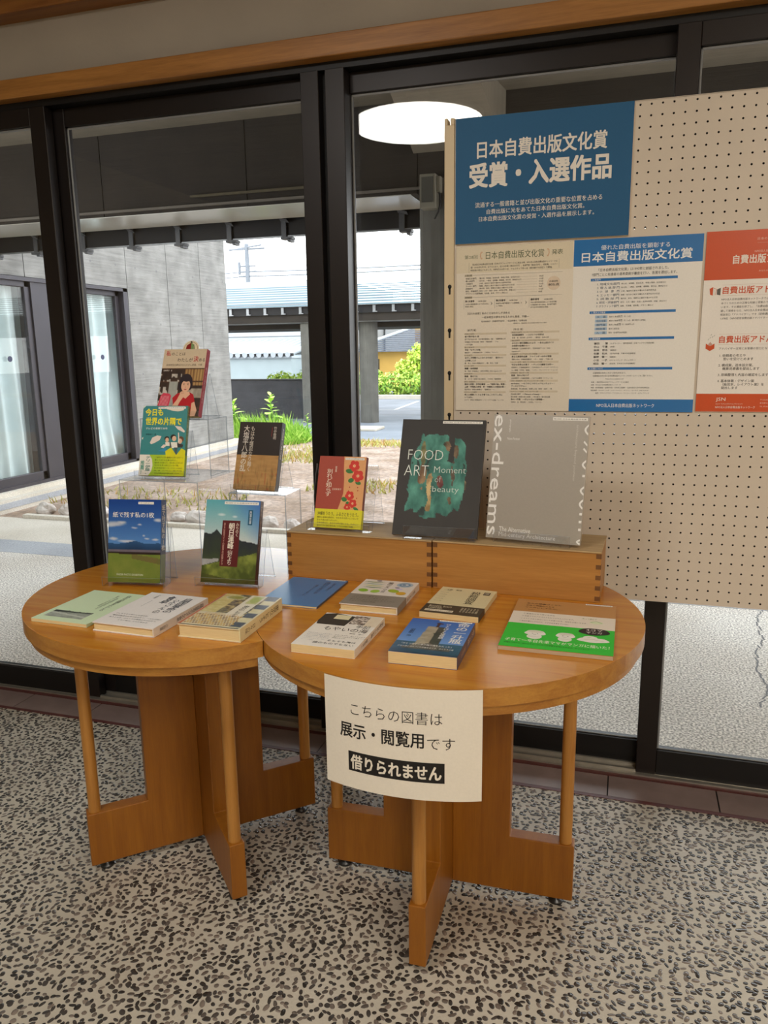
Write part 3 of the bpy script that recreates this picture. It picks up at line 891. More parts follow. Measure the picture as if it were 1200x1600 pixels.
# greenery
def leaf_cloud(mb, c, rad, n, size, cols, shell=0.55, flat=0.0):
    for i in range(n):
        while True:
            p = Vector((random.uniform(-1, 1), random.uniform(-1, 1), random.uniform(-1, 1)))
            if shell < p.length <= 1:
                break
        q = Vector((c[0] + p.x * rad[0], c[1] + p.y * rad[1], c[2] + p.z * rad[2]))
        nrm = (p + Vector((random.uniform(-.7, .7), random.uniform(-.7, .7), random.uniform(-.2, .9)))).normalized()
        a = nrm.orthogonal().normalized(); a.rotate(Matrix.Rotation(random.uniform(0, 6.28), 3, nrm)); bb = nrm.cross(a)
        s = size * random.uniform(0.6, 1.3)
        mb.add([q - a * s, q - bb * s * 0.45, q + a * s + nrm * s * 0.2, q + bb * s * 0.45], [(0, 1, 2, 3)], 'leaf', lin(random.choice(cols)))


GREENS = ['a8c94a', '93b93c', 'bcd45a', '7fa838', 'c9dc6c', '6c9636']
m = MB()
for i in range(40):
    x = -9.6 + i * 0.33
    leaf_cloud(m, (x, 25.6 + random.uniform(-.15, .15), 0.1), (0.36, 0.5, 0.46 + random.uniform(-.05, .06)), 330, 0.075, GREENS, 0.6)
hd = thing('hedge', 'clipped light green hedge along the far side of the car park', 'hedge')
m.build('foliage', hd)
for i in range(0, 40, 2):
    b = MB(); b.tube([(-9.6 + i * 0.33, 25.6, G), (-9.6 + i * 0.33, 25.6, 0.1)], 0.02, 'bark', 6); b.build('stem', hd)
sh = thing('shrub', 'tall yellow green shrub in front of the orange house', 'shrub', (-7.1, 27.5, G))
m = MB()
for c, r in (((0, 0, 1.35), (0.55, 0.5, 0.5)), ((-0.3, 0, 0.95), (0.6, 0.5, 0.5)), ((0.3, 0.1, 1.0), (0.55, 0.5, 0.6)), ((-0.65, 0, 0.8), (0.4, 0.4, 0.45))):
    leaf_cloud(m, c, r, 420, 0.085, ['b9d44c', 'cfe05c', '9dc040', 'd9e67a'], 0.4)
m.build('foliage', sh)
b = MB(); b.tube([(0, 0, 0), (0.03, 0, 0.6), (-0.05, 0, 1.3)], [0.05, 0.04, 0.02], 'bark', 8); b.tube([(0.02, 0, 0.5), (0.35, 0.1, 1.1)], [0.03, 0.015], 'bark', 6); b.build('stem', sh)
bs = thing('shrub', 'low bright shrub peeping over the top of the black wall', 'shrub', (-8.0, 17.75, G))
m = MB(); leaf_cloud(m, (-0.15, 0, 0.86), (0.42, 0.3, 0.24), 420, 0.06, ['b9d44c', 'cfe05c', '9dc040'], 0.3); leaf_cloud(m, (0.5, 0, 0.90), (0.3, 0.3, 0.24), 260, 0.06, ['a8c94a', '93b93c', 'bcd45a'], 0.3); m.build('foliage', bs)
b = MB(); b.tube([(0, 0, 0), (0.05, 0, 0.75)], [0.03, 0.02], 'bark', 6); b.build('stem', bs)
tr = thing('tree', 'green tree top showing above the tiled roof', 'tree', (-14.5, 44, G))
m = MB(); leaf_cloud(m, (0, 0, 3.0), (3.2, 1.5, 1.6), 1200, 0.22, GREENS, 0.5); m.build('foliage', tr)
b = MB(); b.tube([(0, 0, 0), (0, 0, 2.6)], [0.2, 0.12], 'bark', 8); b.build('trunk', tr)

m = MB()
for i in range(3600):
    t = random.random()
    cx, cy, rx, ry, hz = random.choice([(-7.0, 13.2, 0.8, 0.9, 0.38), (-6.5, 13.4, 0.8, 0.8, 0.40), (-5.9, 12.8, 0.45, 0.6, 0.26), (-5.6, 12.6, 0.3, 0.5, 0.16), (-7.6, 13.4, 0.6, 0.8, 0.42)])
    a = random.uniform(0, 6.28); q = math.sqrt(random.random())
    x, y = cx + rx * q * math.cos(a), cy + ry * q * math.sin(a)
    hh = (1 - q * q * 0.8) * hz * random.uniform(0.6, 1.25) + 0.04
    dx, dy = random.uniform(-.12, .12), random.uniform(-.12, .12); wv = 0.012
    m.add([(x - wv, y, G - 0.02), (x + wv, y, G - 0.02), (x + dx * 0.5 + wv * 0.7, y + dy * 0.5, G + hh * 0.65), (x + dx, y + dy, G + hh)], [(0, 1, 2, 3)], 'leaf', lin(random.choice(['9cc850', 'b4d860', '86b53c', 'c4e070', '74a634'])))
tag(m.build('grass'), 'bright green uncut grass mound beside the black wall', 'grass', kind='stuff')
m = MB()
for i in range(1500):
    cx, cy, rx, ry = random.choice([(-5.0, 11.2, 0.5, 0.8), (-4.3, 12.6, 0.7, 0.3), (-4.9, 7.2, 1.0, 0.5), (-4.6, 10.6, 0.4, 0.5), (-3.9, 12.4, 0.5, 0.3), (-3.0, 8.4, 0.5, 0.4)])
    x, y = cx + rx * random.uniform(-1, 1), cy + ry * random.uniform(-1, 1); hh = random.uniform(0.03, 0.09)
    dx, dy = random.uniform(-.06, .06), random.uniform(-.06, .06)
    m.add([(x - 0.01, y, G - 0.01), (x + 0.01, y, G - 0.01), (x + dx, y + dy, G + hh)], [(0, 1, 2)], 'leaf', lin(random.choice(['c8c07a', 'b5b45c', 'd6cc8e', 'a8b050', 'd8b070'])))
tag(m.build('dry_grass'), 'thin dry yellow grass tufts scattered over the gravel bed', 'grass', kind='stuff')


def weed(x, y, z, hgt, n, size, label, name='weed_plant', seed=1):
    rr = random.Random(seed)
    t = thing(name, label, 'plant', (x, y, z))
    s = MB(); s.tube([(0, 0, -0.02), (0.01, 0, hgt * 0.5), (-0.01, 0.0, hgt)], [0.014, 0.01, 0.005], 'stem_green', 6); s.build('stem', t)
    m = MB()
    for i in range(n):
        k = i / (n - 1); zz = hgt * (0.15 + 0.85 * k); a = i * 2.4 + rr.uniform(-.3, .3); L = size * (1.25 - 0.75 * k) * rr.uniform(.8, 1.15); up = 0.25 + 0.9 * k
        d = Vector((math.cos(a), math.sin(a), 0)); sd = Vector((-math.sin(a), math.cos(a), 0)); prev = None; vs = []
        for j in range(6):
            q = j / 5; c = Vector((0, 0, zz)) + d * L * q * math.cos(up * (1 - q * .6)) + Vector((0, 0, L * math.sin(up) * q - 0.35 * L * q * q))
            wd = 0.3 * L * math.sin(PI * min(1, q * 0.93 + 0.05)) ** 0.8
            vs += [tuple(c + sd * wd), tuple(c - sd * wd)]
        m.add(vs, [(2 * j, 2 * j + 1, 2 * j + 3, 2 * j + 2) for j in range(5)], 'leaf', lin(rr.choice(['a6cf4e', 'b8dc5c', '8fbf40', 'c6e470'])), True)
    m.build('foliage', t)


weed(-6.42, 13.4, G + 0.30, 0.46, 15, 0.22, 'tall broad-leaved green weed standing alone before the black wall', seed=3)
weed(-7.15, 13.3, G + 0.28, 0.36, 12, 0.22, 'bushy broad-leaved weed close to the concrete building corner', seed=5)
weed(-5.9, 13.9, G, 0.36, 9, 0.13, 'small pale weed at the foot of the square walkway post', seed=9)

# row of rocks edging the bed
rr = random.Random(11)
base = None
rock_meshes = []
for k in range(5):
    m = MB(); n, rows = 14, 9; vs = []; fs = []
    for j in range(rows + 1):
        ph = PI * j / rows
        for i in range(n):
            th = 2 * PI * i / n
            d = Vector((math.sin(ph) * math.cos(th), math.sin(ph) * math.sin(th), math.cos(ph)))
            q = 1 + 0.35 * (float(fbm(d.x * 1.6 + k * 7 + 5, d.y * 1.6 + d.z * 1.3 + 9, 3)) - 0.5) * 2
            vs.append((d.x * 0.10 * q, d.y * 0.085 * q, d.z * 0.075 * q))
    for j in range(rows):
        for i in range(n):
            fs.append((j * n + i, j * n + (i + 1) % n, (j + 1) * n + (i + 1) % n, (j + 1) * n + i))
    m.add(vs, fs, 'rock', smooth=False)
    rock_meshes.append(m)
protos = [m.build('garden_rock') for m in rock_meshes]
x = -5.55; i = 0
while x < -1.9:
    s = rr.uniform(0.75, 1.35)
    o = protos[i] if i < 5 else protos[rr.randrange(5)].copy()
    if i >= 5:
        COL.objects.link(o)
    o.location = (x, 6.25 + rr.uniform(-.03, .07), G + 0.035 * s)
    o.rotation_euler = (0, 0, rr.uniform(0, 6.28)); o.scale = (s, s, s * rr.uniform(0.8, 1.1))
    tag(o, 'pale rounded rock in the row edging the gravel bed outside', 'rock', 'rocks edging the gravel bed')
    x += 0.285 * s; i += 1

# ================================================================== TABLES
TZ = 0.6894
C1, R1 = (-0.9837, 1.6287), 0.4146
C2, R2 = (-0.3690, 1.6366), 0.4288
RIM, APR = 0.034, 0.056


def crescent(c, r, c2, r2, gap, n=120):
    """circle c,r minus circle c2,r2 (grown by gap)"""
    r2 = r2 + gap
    dx, dy = c2[0] - c[0], c2[1] - c[1]; d = math.hypot(dx, dy); a0 = math.atan2(dy, dx)
    h1 = math.acos((d * d + r * r - r2 * r2) / (2 * d * r)); h2 = math.acos((d * d + r2 * r2 - r * r) / (2 * d * r2))
    pts = [(c[0] + r * math.cos(a0 + h1 + (2 * PI - 2 * h1) * i / n), c[1] + r * math.sin(a0 + h1 + (2 * PI - 2 * h1) * i / n)) for i in range(n + 1)]
    b0 = a0 + PI + h2; m = n // 2
    pts += [(c2[0] + r2 * math.cos(b0 - 2 * h2 * i / m), c2[1] + r2 * math.sin(b0 - 2 * h2 * i / m)) for i in range(1, m)][::1]
    return pts


def circle(c, r, n=160):
    return [(c[0] + r * math.cos(2 * PI * i / n), c[1] + r * math.sin(2 * PI * i / n)) for i in range(n)]


def table(label, cc, ang, top_pts, apr_pts, cleft):
    t = thing('display_table', label, 'table', (cc[0], cc[1], 0))
    inv = Matrix.Translation((-cc[0], -cc[1], 0))
    m = MB(); m.prism(top_pts, TZ - RIM, TZ, 'oak_top', inv, 'oak_rim', smooth=False); m.build('tabletop', t, bevel=0.0025)
    m = MB(); m.prism(apr_pts, TZ - APR, TZ - RIM, 'oak_rim', inv); m.build('apron', t)
    rin, rl, zt, z0, th = 0.152, 0.297, 0.158, 0.018, 0.036
    for k in range(4):
        Tm = Matrix.Rotation(ang + k * PI / 2, 4, 'Z')
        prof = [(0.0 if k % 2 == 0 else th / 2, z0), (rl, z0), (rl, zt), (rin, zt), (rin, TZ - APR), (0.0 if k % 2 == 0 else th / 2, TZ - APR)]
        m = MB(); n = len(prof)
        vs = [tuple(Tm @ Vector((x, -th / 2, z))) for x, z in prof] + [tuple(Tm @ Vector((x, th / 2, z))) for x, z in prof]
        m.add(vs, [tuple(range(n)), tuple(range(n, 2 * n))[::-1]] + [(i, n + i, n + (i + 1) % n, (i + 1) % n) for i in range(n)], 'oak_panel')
        m.build('base_panel', t, bevel=0.002)
        m = MB(); p = Tm @ Vector((0.277, 0, 0)); m.tube([(p.x, p.y, zt - 0.001), (p.x, p.y, TZ - APR)], 0.0145, 'oak_dowel', 20); m.build('dowel', t)
        m = MB(); p = Tm @ Vector((0.26, 0, 0)); m.lathe([(0.0, 0.0), (0.017, 0.0), (0.017, 0.006), (0.008, 0.008), (0.008, z0)], 'glide_steel', (p.x, p.y), 16); m.build('foot_glide', t)
    return t


table('honey oak crescent table whose curved bite hugs the full round table', (-1.011, 1.621), R(-46.5),
      crescent(C1, R1, C2, R2, 0.0012), crescent(C1, R1 - 0.011, C2, R2, 0.012), True)
table('full round honey oak table with a white paper notice taped to its front edge', (-0.3635, 1.622), R(-89.0),
      circle(C2, R2), circle(C2, R2 - 0.011), False)

# paper notice bent round the table edge
nt_ = MB()
RS = R2 + 0.0022
ph0 = -R(18.3); NW = 297.0; NH = 213.0
bi = BentInk(nt_, C2, RS, ph0, TZ - 0.001, 'print_matte')
n = 36; vs = []; fs = []
for j in range(9):
    v = NH * j / 8
    for i in range(n + 1):
        u = NW * i / n
        bulge = 0.0
        vs.append((C2[0] + (RS + bulge) * math.sin(ph0 + u / 1000 / RS), C2[1] - (RS + bulge) * math.cos(ph0 + u / 1000 / RS), TZ - 0.001 - v / 1000))
for j in range(8):
    for i in range(n):
        fs.append((j * (n + 1) + i, j * (n + 1) + i + 1, (j + 1) * (n + 1) + i + 1, (j + 1) * (n + 1) + i))
nt_.add(vs, fs, 'print_matte', lin('e4dccd'), True)
K = '1d1a19'
BL = 3
bi.txt('こちらの図書は', 57, 43, 227, 67, K, BL, bold=-0.008)
bi.txt('展示・閲覧用', 34, 83, 194, 112, K, BL, bold=0.014)
bi.txt('です', 200, 91, 249, 113, K, BL, bold=-0.008)
bi.rect(50, 139, 231, 178, K, 1, n=24)
bi.txt('借りられません', 55, 145, 225, 173, 'e4dccd', BL, bold=0.022)
tag(nt_.build('paper_notice'), 'white paper notice with black lettering curving round the table front edge', 'sign')

# ================================================================== CRATES on the table
CZ = TZ + 0.1205


def crate(x0, x1, y0, y1, yaw, label):
    L = x1 - x0; Wd = 0.165; hh = 0.1205
    t = thing('wooden_box', label, 'box', Matrix.Translation((x0, y0, TZ)) @ Matrix.Rotation(yaw, 4, 'Z'))
    m = MB(); m.box(0, L, 0, Wd, 0.0005, hh - 0.004, 'crate_wood')
    for zz in range(9):
        if zz % 2 == 0:
            za, zb_ = 0.004 + zz * 0.0125, 0.004 + zz * 0.0125 + 0.0105
            m.box(-0.0006, 0.011, -0.0006, 0.01, za, zb_, 'crate_end_grain'); m.box(L - 0.011, L + 0.0006, -0.0006, 0.01, za, zb_, 'crate_end_grain')
    for xx in (0.012, L - 0.012, L * 0.5):
        m.lathe([(0, -0.0), (0.0016, 0.0)], 'crate_end_grain', (xx, -0.001), 8)
    m.build('body', t)
    m = MB(); m.box(-0.001, L + 0.001, -0.002, Wd + 0.002, hh - 0.004, hh, 'crate_top'); m.build('top_panel', t, bevel=0.001)
    return t


crate(-0.8255, -0.4385, 1.787, 0, R(-1.6), 'finger-jointed wooden box at the back of the tables holding the red camellia book')
crate(-0.4345, -0.0385, 1.778, 0, R(-2.2), 'finger-jointed wooden box beside the perforated board holding the two large books')


# ================================================================== BOOKS
def bookmesh(W, Hh, th, cover, spine, mat, pages, spine_right=True, hard=False):
    """cover shell with local x across, y up the page, z out of the front"""
    c = MB(); k = 0.0022 if hard else 0.0006; e = 0.0025 if hard else 0.0002
    cc = lin(cover); sc = lin(spine)
    c.box(0, W, 0, Hh, th - k, th, mat, cc); c.box(0, W, 0, Hh, 0, k, mat, cc)
    if spine_right:
        c.box(W, W + k, 0, Hh, 0, th, mat, sc)
    else:
        c.box(-k, 0, 0, Hh, 0, th, mat, sc)
    p = MB()
    x0, x1 = (e, W) if spine_right else (0, W - e)
    p.box(x0, x1, e, Hh - e, k, th - k, pages)
    return c, p


def make_book(label, W, Hh, th, M, cover='eeeeee', spine=None, mat='print_gloss', pages='paper_pages', right=True, hard=False, front=None, spine_art=None, obi=None, strip=None, name='book'):
    t = thing(name, label, 'book', M)
    c, p = bookmesh(W, Hh, th, cover, spine or cover, mat, pages, right, hard)
    k = 0.0022 if hard else 0.0006
    ink = Ink(c, (0, Hh, th), (1, 0, 0), (0, -1, 0), (0, 0, 1), 'print_gloss' if mat == 'print_silver' else mat)
    if front:
        front(ink)
    if spine_art:
        si = Ink(c, (W + k, Hh, th), (0, 0, -1), (0, -1, 0), (1, 0, 0), mat) if right else Ink(c, (-k, Hh, 0), (0, 0, 1), (0, -1, 0), (-1, 0, 0), mat)
        spine_art(si, th * 1000)
    c.build('cover', t)
    p.build('page_block', t)
    if obi:
        v0, v1, colr, draw = obi
        o = MB(); q = 0.0009
        y0, y1 = Hh - v1, Hh - v0
        o.box(-0.0001, W + k, y0, y1, th, th + q * 0.6, mat, lin(colr))
        if right:
            o.box(W + k, W + k + q * 0.6, y0, y1, 0.0, th + q * 0.6, mat, lin(colr))
        oi = Ink(o, (0, Hh, th + q * 0.6), (1, 0, 0), (0, -1, 0), (0, 0, 1), mat)
        if draw:
            draw(oi)
        o.build('paper_band', t)
    if strip:
        u0, v0, u1, v1, tx = strip
        o = MB(); z = th + (0.0012 if obi and v0 / 1000 > obi[0] else 0.0008)
        o.box(u0 / 1000, u1 / 1000, Hh - v1 / 1000, Hh - v0 / 1000, z - 0.0003, z, 'print_matte', lin('f2efe8'))
        Ink(o, (0, Hh, z), (1, 0, 0), (0, -1, 0), (0, 0, 1), 'print_matte').txt(tx, u0 + 2, v0 + (v1 - v0) * .28, u1 - 3, v1 - (v1 - v0) * .28, '5a5450')
        o.build('label_strip', t)
    return t


AW = '第28回 日本自費出版文化賞'


def flat(cx, cy, W, Hh, yaw, z=TZ):
    return Matrix.Translation((cx, cy, z + 0.0004)) @ Matrix.Rotation(R(yaw), 4, 'Z') @ Matrix.Translation((-W / 2, -Hh / 2, 0))


# ---- flat books
def d_green(k):
    def pic(U, V):
        sky = np.array((206, 226, 188.)); n = fbm(U * 9 + 2, V * 5, 4); hz = 0.30 + 0.16 * (fbm(U * 7 + 1, U * 0 + 4, 3) - .5)
        trees = (V > hz) & (V < 0.52 - 0.12 * U); c = mix(sky, sky, V * 0)
        c = np.where(((V >= 0.52 - 0.12 * U))[..., None], mix((120, 126, 116), (182, 190, 176), n * 1.3 - .2), c)
        c = np.where((np.abs(V - (0.55 + 0.25 * U)) < 0.06)[..., None], mix((196, 202, 190), (176, 182, 170), n), c)
        return np.where(trees[..., None], mix((34, 38, 36), (84, 92, 84), n), c)
    k.paint(14, 128, 116, 188, 70, 40, pic)
    k.txt('森の記憶をたどる', 112, 16, 124, 128, '2e3a34', vertical=True)
    k.txt('ある村の歩みと', 96, 40, 103, 120, '4a564c', vertical=True)
    k.txt('暮らしの記録', 88, 24, 93, 100, '4a564c', vertical=True)


make_book('thin pale green book with a black and white landscape, lying at the table left edge', .148, .210, .0075, flat(-1.157, 1.419, .148, .210, -1.5), 'cfe2bd', 'c4d8b2', 'print_matte', 'paper_pages', front=d_green)


def d_white(k):
    k.txt('自閉症革命の', 106, 18, 128, 118, '2b3340', vertical=True, bold=.012)
    k.txt('父さんの', 86, 34, 102, 128, '2b3340', vertical=True, bold=.006)
    k.txt('食卓', 62, 14, 82, 66, '2b3340', vertical=True, bold=.012)
    k.txt('小田原', 30, 12, 36, 40, '5a5a5e', vertical=True)
    k.line([(38, 52), (38, 96)], 0.8, '77777c')
    for i, t in enumerate(('子どもたちと暮らした日々を、', '毎日の食卓から見つめなおす。一人の父親が', '書きとめた、ほんとうの家族のものがたり。', '　　　　　ともに食べ、ともに生きる。')):
        k.para([t], 14, 152 + i * 12, 6.2, 10, '33363c')


make_book('white hardcover book with navy columns of lettering, between the pale green and yellow books', .150, .212, .0195, flat(-0.984, 1.406, .150, .212, -1.5), 'e6e1dc', 'e0dad2', 'print_matte', 'paper_pages', hard=True, front=d_white,
          spine_art=lambda k, th: (k.txt('自閉症革命の父さんの食卓', 5, 20, th - 5, 128, '3a3430', vertical=True), k.txt('小田原', 6, 160, th - 6, 190, '3a3430', vertical=True)))


def d_yellow(k):
    def food(U, V):
        n = fbm(U * 12, V * 16, 4); q = np.floor(U * 3) + np.floor(V * 4) * 3
        c = mix((60, 52, 46), (206, 186, 120), (n - .25) * 2)
        c = np.where(((q % 3) == 0)[..., None], mix((190, 170, 80), (236, 222, 170), n), c)
        d = ((U - .3) / .22) ** 2 + ((V - .18) / .11) ** 2
        c = np.where((d < 1)[..., None], mix((226, 220, 206), (150, 150, 60), (1 - d) * 1.5), c)
        return c
    k.paint(6, 0, 118, 125, 44, 46, food)
    k.rect(70, 0, 108, 150, 'efe8d2', 2)
    k.txt('東京のごちそう', 84, 70, 99, 145, '3a332c', 3, vertical=True, bold=.004)
    k.rect(78, 6, 104, 58, 'cfd08a', 3); k.disc(92, 30, 11, 20, 'b8c46a', 4)
    for j in range(7):
        for i in range(17):
            k.disc(9 + i * 6.4 + (j % 2) * 3.2, 142 + j * 8.6, 2.7, 3.4, ['c89a2c', 'dcb040', 'b07f20', '8a5c1c'][(i * 3 + j) % 4], 2, n=8)
    k.paint(113, 0, 138, 200, 10, 50, lambda U, V: np.where(((np.floor(V * 7) % 2) == 0)[..., None], mix((50, 52, 62), (110, 112, 126), fbm(U * 5, V * 20)), mix((220, 208, 150), (240, 232, 200), fbm(U * 5, V * 20))), 2)
    k.txt('日々の味のうつりかわり', 24, 130, 100, 138, 'd8a050', 3)
    k.rect(0, 204, 138, 208, '4a443c', 2); k.rect(0, 0, 5, 208, 'c4663c', 3)


make_book('thick yellow book with food photographs on the cover, across the seam between the tables', .140, .208, .0285, flat(-0.796, 1.423, .140, .208, 0.8), 'e2d6b4', 'e6dcae', 'print_gloss', 'paper_pages', hard=True, front=d_yellow,
          spine_art=lambda k, th: (k.txt('東京のごちそう', 7, 20, th - 7, 118, '4a3b24', vertical=True, bold=.004), k.txt('日々の味', 9, 140, th - 9, 186, '4a3b24', vertical=True)))


def d_blue(k):
    k.txt('漁村の女たち', 100, 22, 114, 120, '27486e', vertical=True)
    k.txt('海とともに', 82, 50, 92, 140, '27486e', vertical=True)
    k.txt('聞き書き', 122, 30, 130, 92, '3a5f8a', vertical=True)


make_book('thin plain blue booklet lying flat in front of the left wooden box', .149, .210, .0045, flat(-0.727, 1.660, .149, .210, 0), '2f7fbe', '244a68', 'print_gloss', 'paper_pages', front=d_blue, strip=(92, 2, 144, 8, AW))


def d_obi(k):
    for u, v, a, b_, c in ((22, 88, 13, 11, '8fbf3e'), (52, 90, 11, 12, 'a4cc50'), (94, 78, 15, 11, 'a3b83a'), (116, 92, 12, 12, 'd8a838')):
        k.disc(u, v, a, b_, c, 2, rot=.5)
    k.disc(108, 26, 20, 19, 'a9bccb', 1); k.disc(108, 26, 14, 13, '6f93b0', 2); k.disc(108, 26, 9, 8, 'c9d6de', 3); k.disc(106, 26, 5, 4, '3f6f98', 4)
    for i, c in enumerate(('7f9a6a', '8db0a0', 'b4c274', '6d8a66')):
        k.disc(30 + i * 3, 20 + i * 14, 24, 3, c, 1, wob=.2)
    k.disc(38, 8, 7, 5, '6a6470', 2); k.disc(96, 52, 6, 5, '8f86a0', 2); k.disc(104, 62, 8, 8, 'd4cbe0', 1)
    k.txt('星のこえ', 64, 14, 78, 60, '3b3a36', vertical=True); k.txt('の庭', 66, 66, 76, 96, '6a6a66', vertical=True)


make_book('white picture-dotted hardcover with a grey paper band, in front of the box joint', .134, .192, .0175, flat(-0.532, 1.656, .134, .192, 0), 'e3dcd2', 'dcd5ca', 'print_matte', 'paper_pages', hard=True, front=d_obi,
          obi=(.118, .192, '8f877c', lambda k: k.para(['小さな庭に集まるいのちの、', 'ひそやかな声に耳をすます。', '花と木と虫たちがおしえてくれた', 'やさしい時間の物語'], 14, 136, 7.2, 12, '5e574e')),
          spine_art=lambda k, th: k.txt('星のこえの庭', 5, 40, th - 5, 112, '4a4640', vertical=True))


def d_cream(k):
    k.txt('税務調査', 78, 20, 100, 112, '26221d', vertical=True, bold=.004)
    k.rect(107, 18, 122, 38, '3a332b', 2); k.txt('国', 109.5, 22, 119.5, 34, 'e6dcc0', 3)
    k.txt('工藤　隆雄', 16, 16, 52, 24, '4a4338')
    for j in range(6):
        k.txt('小説でよむ'[j % 5:] + 'の記録', 8, 24 + j * 16, 26, 28 + j * 16, '8a8068')


def d_cream_obi(k):
    k.txt('狙われる会社の、知られざる', 10, 140, 62, 152, 'd9cdb0', bold=.006); k.txt('七日間の攻防。', 10, 153, 44, 163, 'd9cdb0', bold=.006)
    k.rect(8, 168, 72, 180, 'e4dac2', 2); k.txt('緊迫のドキュメント小説！', 11, 170.5, 69, 177.5, '4a4036', 3)
    for i in range(6):
        k.txt('調査官が来た朝'[i:i + 5] or '調査', 84 + i * 7, 142, 89 + i * 7, 172, 'd9cdb0', vertical=True)


make_book('cream paperback with brush lettering and a dark brown paper band, before the right box', .132, .190, .0125, flat(-0.343, 1.657, .132, .190, -3), 'dccfa4', 'd6c89a', 'print_matte', 'paper_pages', front=d_cream,
          obi=(.132, .190, '4a4032', d_cream_obi))


def d_moyai(k):
    k.poly([(0, 8), (0, 52), (4, 70), (66, 70), (72, 12), (24, 0)], '3b3733', 1)
    k.rect(28, 8, 62, 34, 'e2d8b0', 2)

    def scrap(U, V):
        n = fbm(U * 8, V * 10, 4); return mix((88, 74, 64), (232, 222, 208), (n - .3) * 2.6)
    k.paint(70, 6, 104, 56, 20, 24, scrap, 1)
    k.paint(104, 2, 131, 62, 8, 12, lambda U, V: mix((222, 206, 180), (232, 220, 198), fbm(U * 3, V * 3)), 1)
    k.txt('手記', 92, 58, 122, 76, '2c2825', 3); k.txt('もやいの海', 30, 78, 124, 100, '2c2825', 3)
    k.txt('藤枝　洋一', 92, 105, 122, 111, '4a443e')
    for j in range(6):
        k.para(['明治三十年から水俣の海で', '漁をつづけた家族の三代', 'にわたる記録。書き残され', 'た百冊のノートから浮かぶ', '人びとのくらしと、海に', 'たくした祈り。'][j:j + 1], 8, 124 + j * 7.5, 4.4, 7, '9aa0a8')
    for j, t in enumerate(('水俣に生まれ、海とともに生きた父へ。', '遺された手記をたどり書きつづけた', '家族の七十年。')):
        k.para([t], 66, 124 + j * 8, 4.6, 8, '6a6660')
    k.txt('そもそも海は', 62, 150, 122, 159, '2c2825', bold=.004); k.txt('誰のものでもない', 38, 164, 122, 174, '2c2825', bold=.004)


make_book('white book with a black notebook picture in its corner, before the picture-dotted book', .131, .189, .0175, flat(-0.537, 1.397, .131, .189, -0.5), 'ebe5da', 'e4dccd', 'print_matte', 'paper_pages', front=d_moyai,
          spine_art=lambda k, th: (k.txt('手記もやいの海', 4, 10, th - 5, 92, '3a342f', vertical=True, bold=.003), k.txt('藤枝洋一', 5, 112, th - 6, 150, '55504a', vertical=True)))


def d_light(k):
    def pic(U, V):
        n = fbm(U * 10, V * 14, 4)
        c = mix((56, 106, 190), (128, 168, 226), V * 1.25)
        sea = V > 0.70; c = np.where(sea[..., None], mix((60, 104, 132), (38, 70, 96), (V - .7) * 3 + (fbm(U * 6, V * 60, 3) - .5)), c)
        t = (V - 0.22) / 0.56; half = 0.135 + 0.05 * t; cx = 0.47
        tower = (V > 0.22) & (V < 0.80) & (np.abs(U - cx) < half)
        c = np.where(tower[..., None], mix((146, 132, 110), (206, 194, 170), n), c)
        c = np.where((tower & (U > cx + 0.02 + 0.02 * (n - .5)))[..., None], mix((52, 52, 50), (98, 94, 84), n), c)
        rock = (V > 0.74 + 0.3 * np.abs(U - .5) - 0.12 * (n - .5)) & (V < 0.9) & (np.abs(U - .5) < .36)
        c = np.where(rock[..., None], mix((58, 56, 54), (150, 140, 126), (n - .2) * 1.4), c)
        lantern = (V > 0.09) & (V < 0.23) & (np.abs(U - 0.47) < 0.018); c = np.where(lantern[..., None], mix((60, 36, 34), (90, 60, 56), n), c)
        gul = (V > 0.10) & (V < 0.14) & (np.abs(U - 0.485) < 0.05); c = np.where(gul[..., None], mix((70, 40, 36), (100, 60, 56), n), c)
        return c
    k.paint(0, 0, 131, 184, 66, 92, pic)
    k.rect(0, 184, 131, 187, '1f2730', 1)
    k.txt('命の一升瓶', 100, 8, 124, 122, 'f2f0ea', 3, vertical=True, bold=.016)
    k.txt('ぴょんぴょん堂物語', 76, 20, 86, 104, 'eceae4', 3, vertical=True, bold=.01)
    k.txt('羽根田　治', 12, 62, 22, 104, '232f48', 3, vertical=True, bold=.004)
    k.txt('「命をつなぐ一本の瓶が海をわたった」', 14, 138, 112, 146, 'f4f2ee', 3, bold=.006); k.txt('灯台の島に流れついた手紙をめぐる、ほんとうの話', 10, 152, 118, 159, 'f4f2ee', 3, bold=.004)


make_book('thick blue book with an old stone lighthouse in the sea on its cover', .131, .187, .0245, flat(-0.340, 1.395, .131, .187, 0.5), '3c62a8', '22305a', 'print_gloss', 'paper_pages', front=d_light,
          spine_art=lambda k, th: (k.txt('命の一升瓶', 6, 14, th - 6, 84, 'e8e0d0', vertical=True), k.txt('羽根田治', 8, 104, th - 8, 150, 'c8a888', vertical=True)), strip=(58, 1.5, 126, 8, AW))


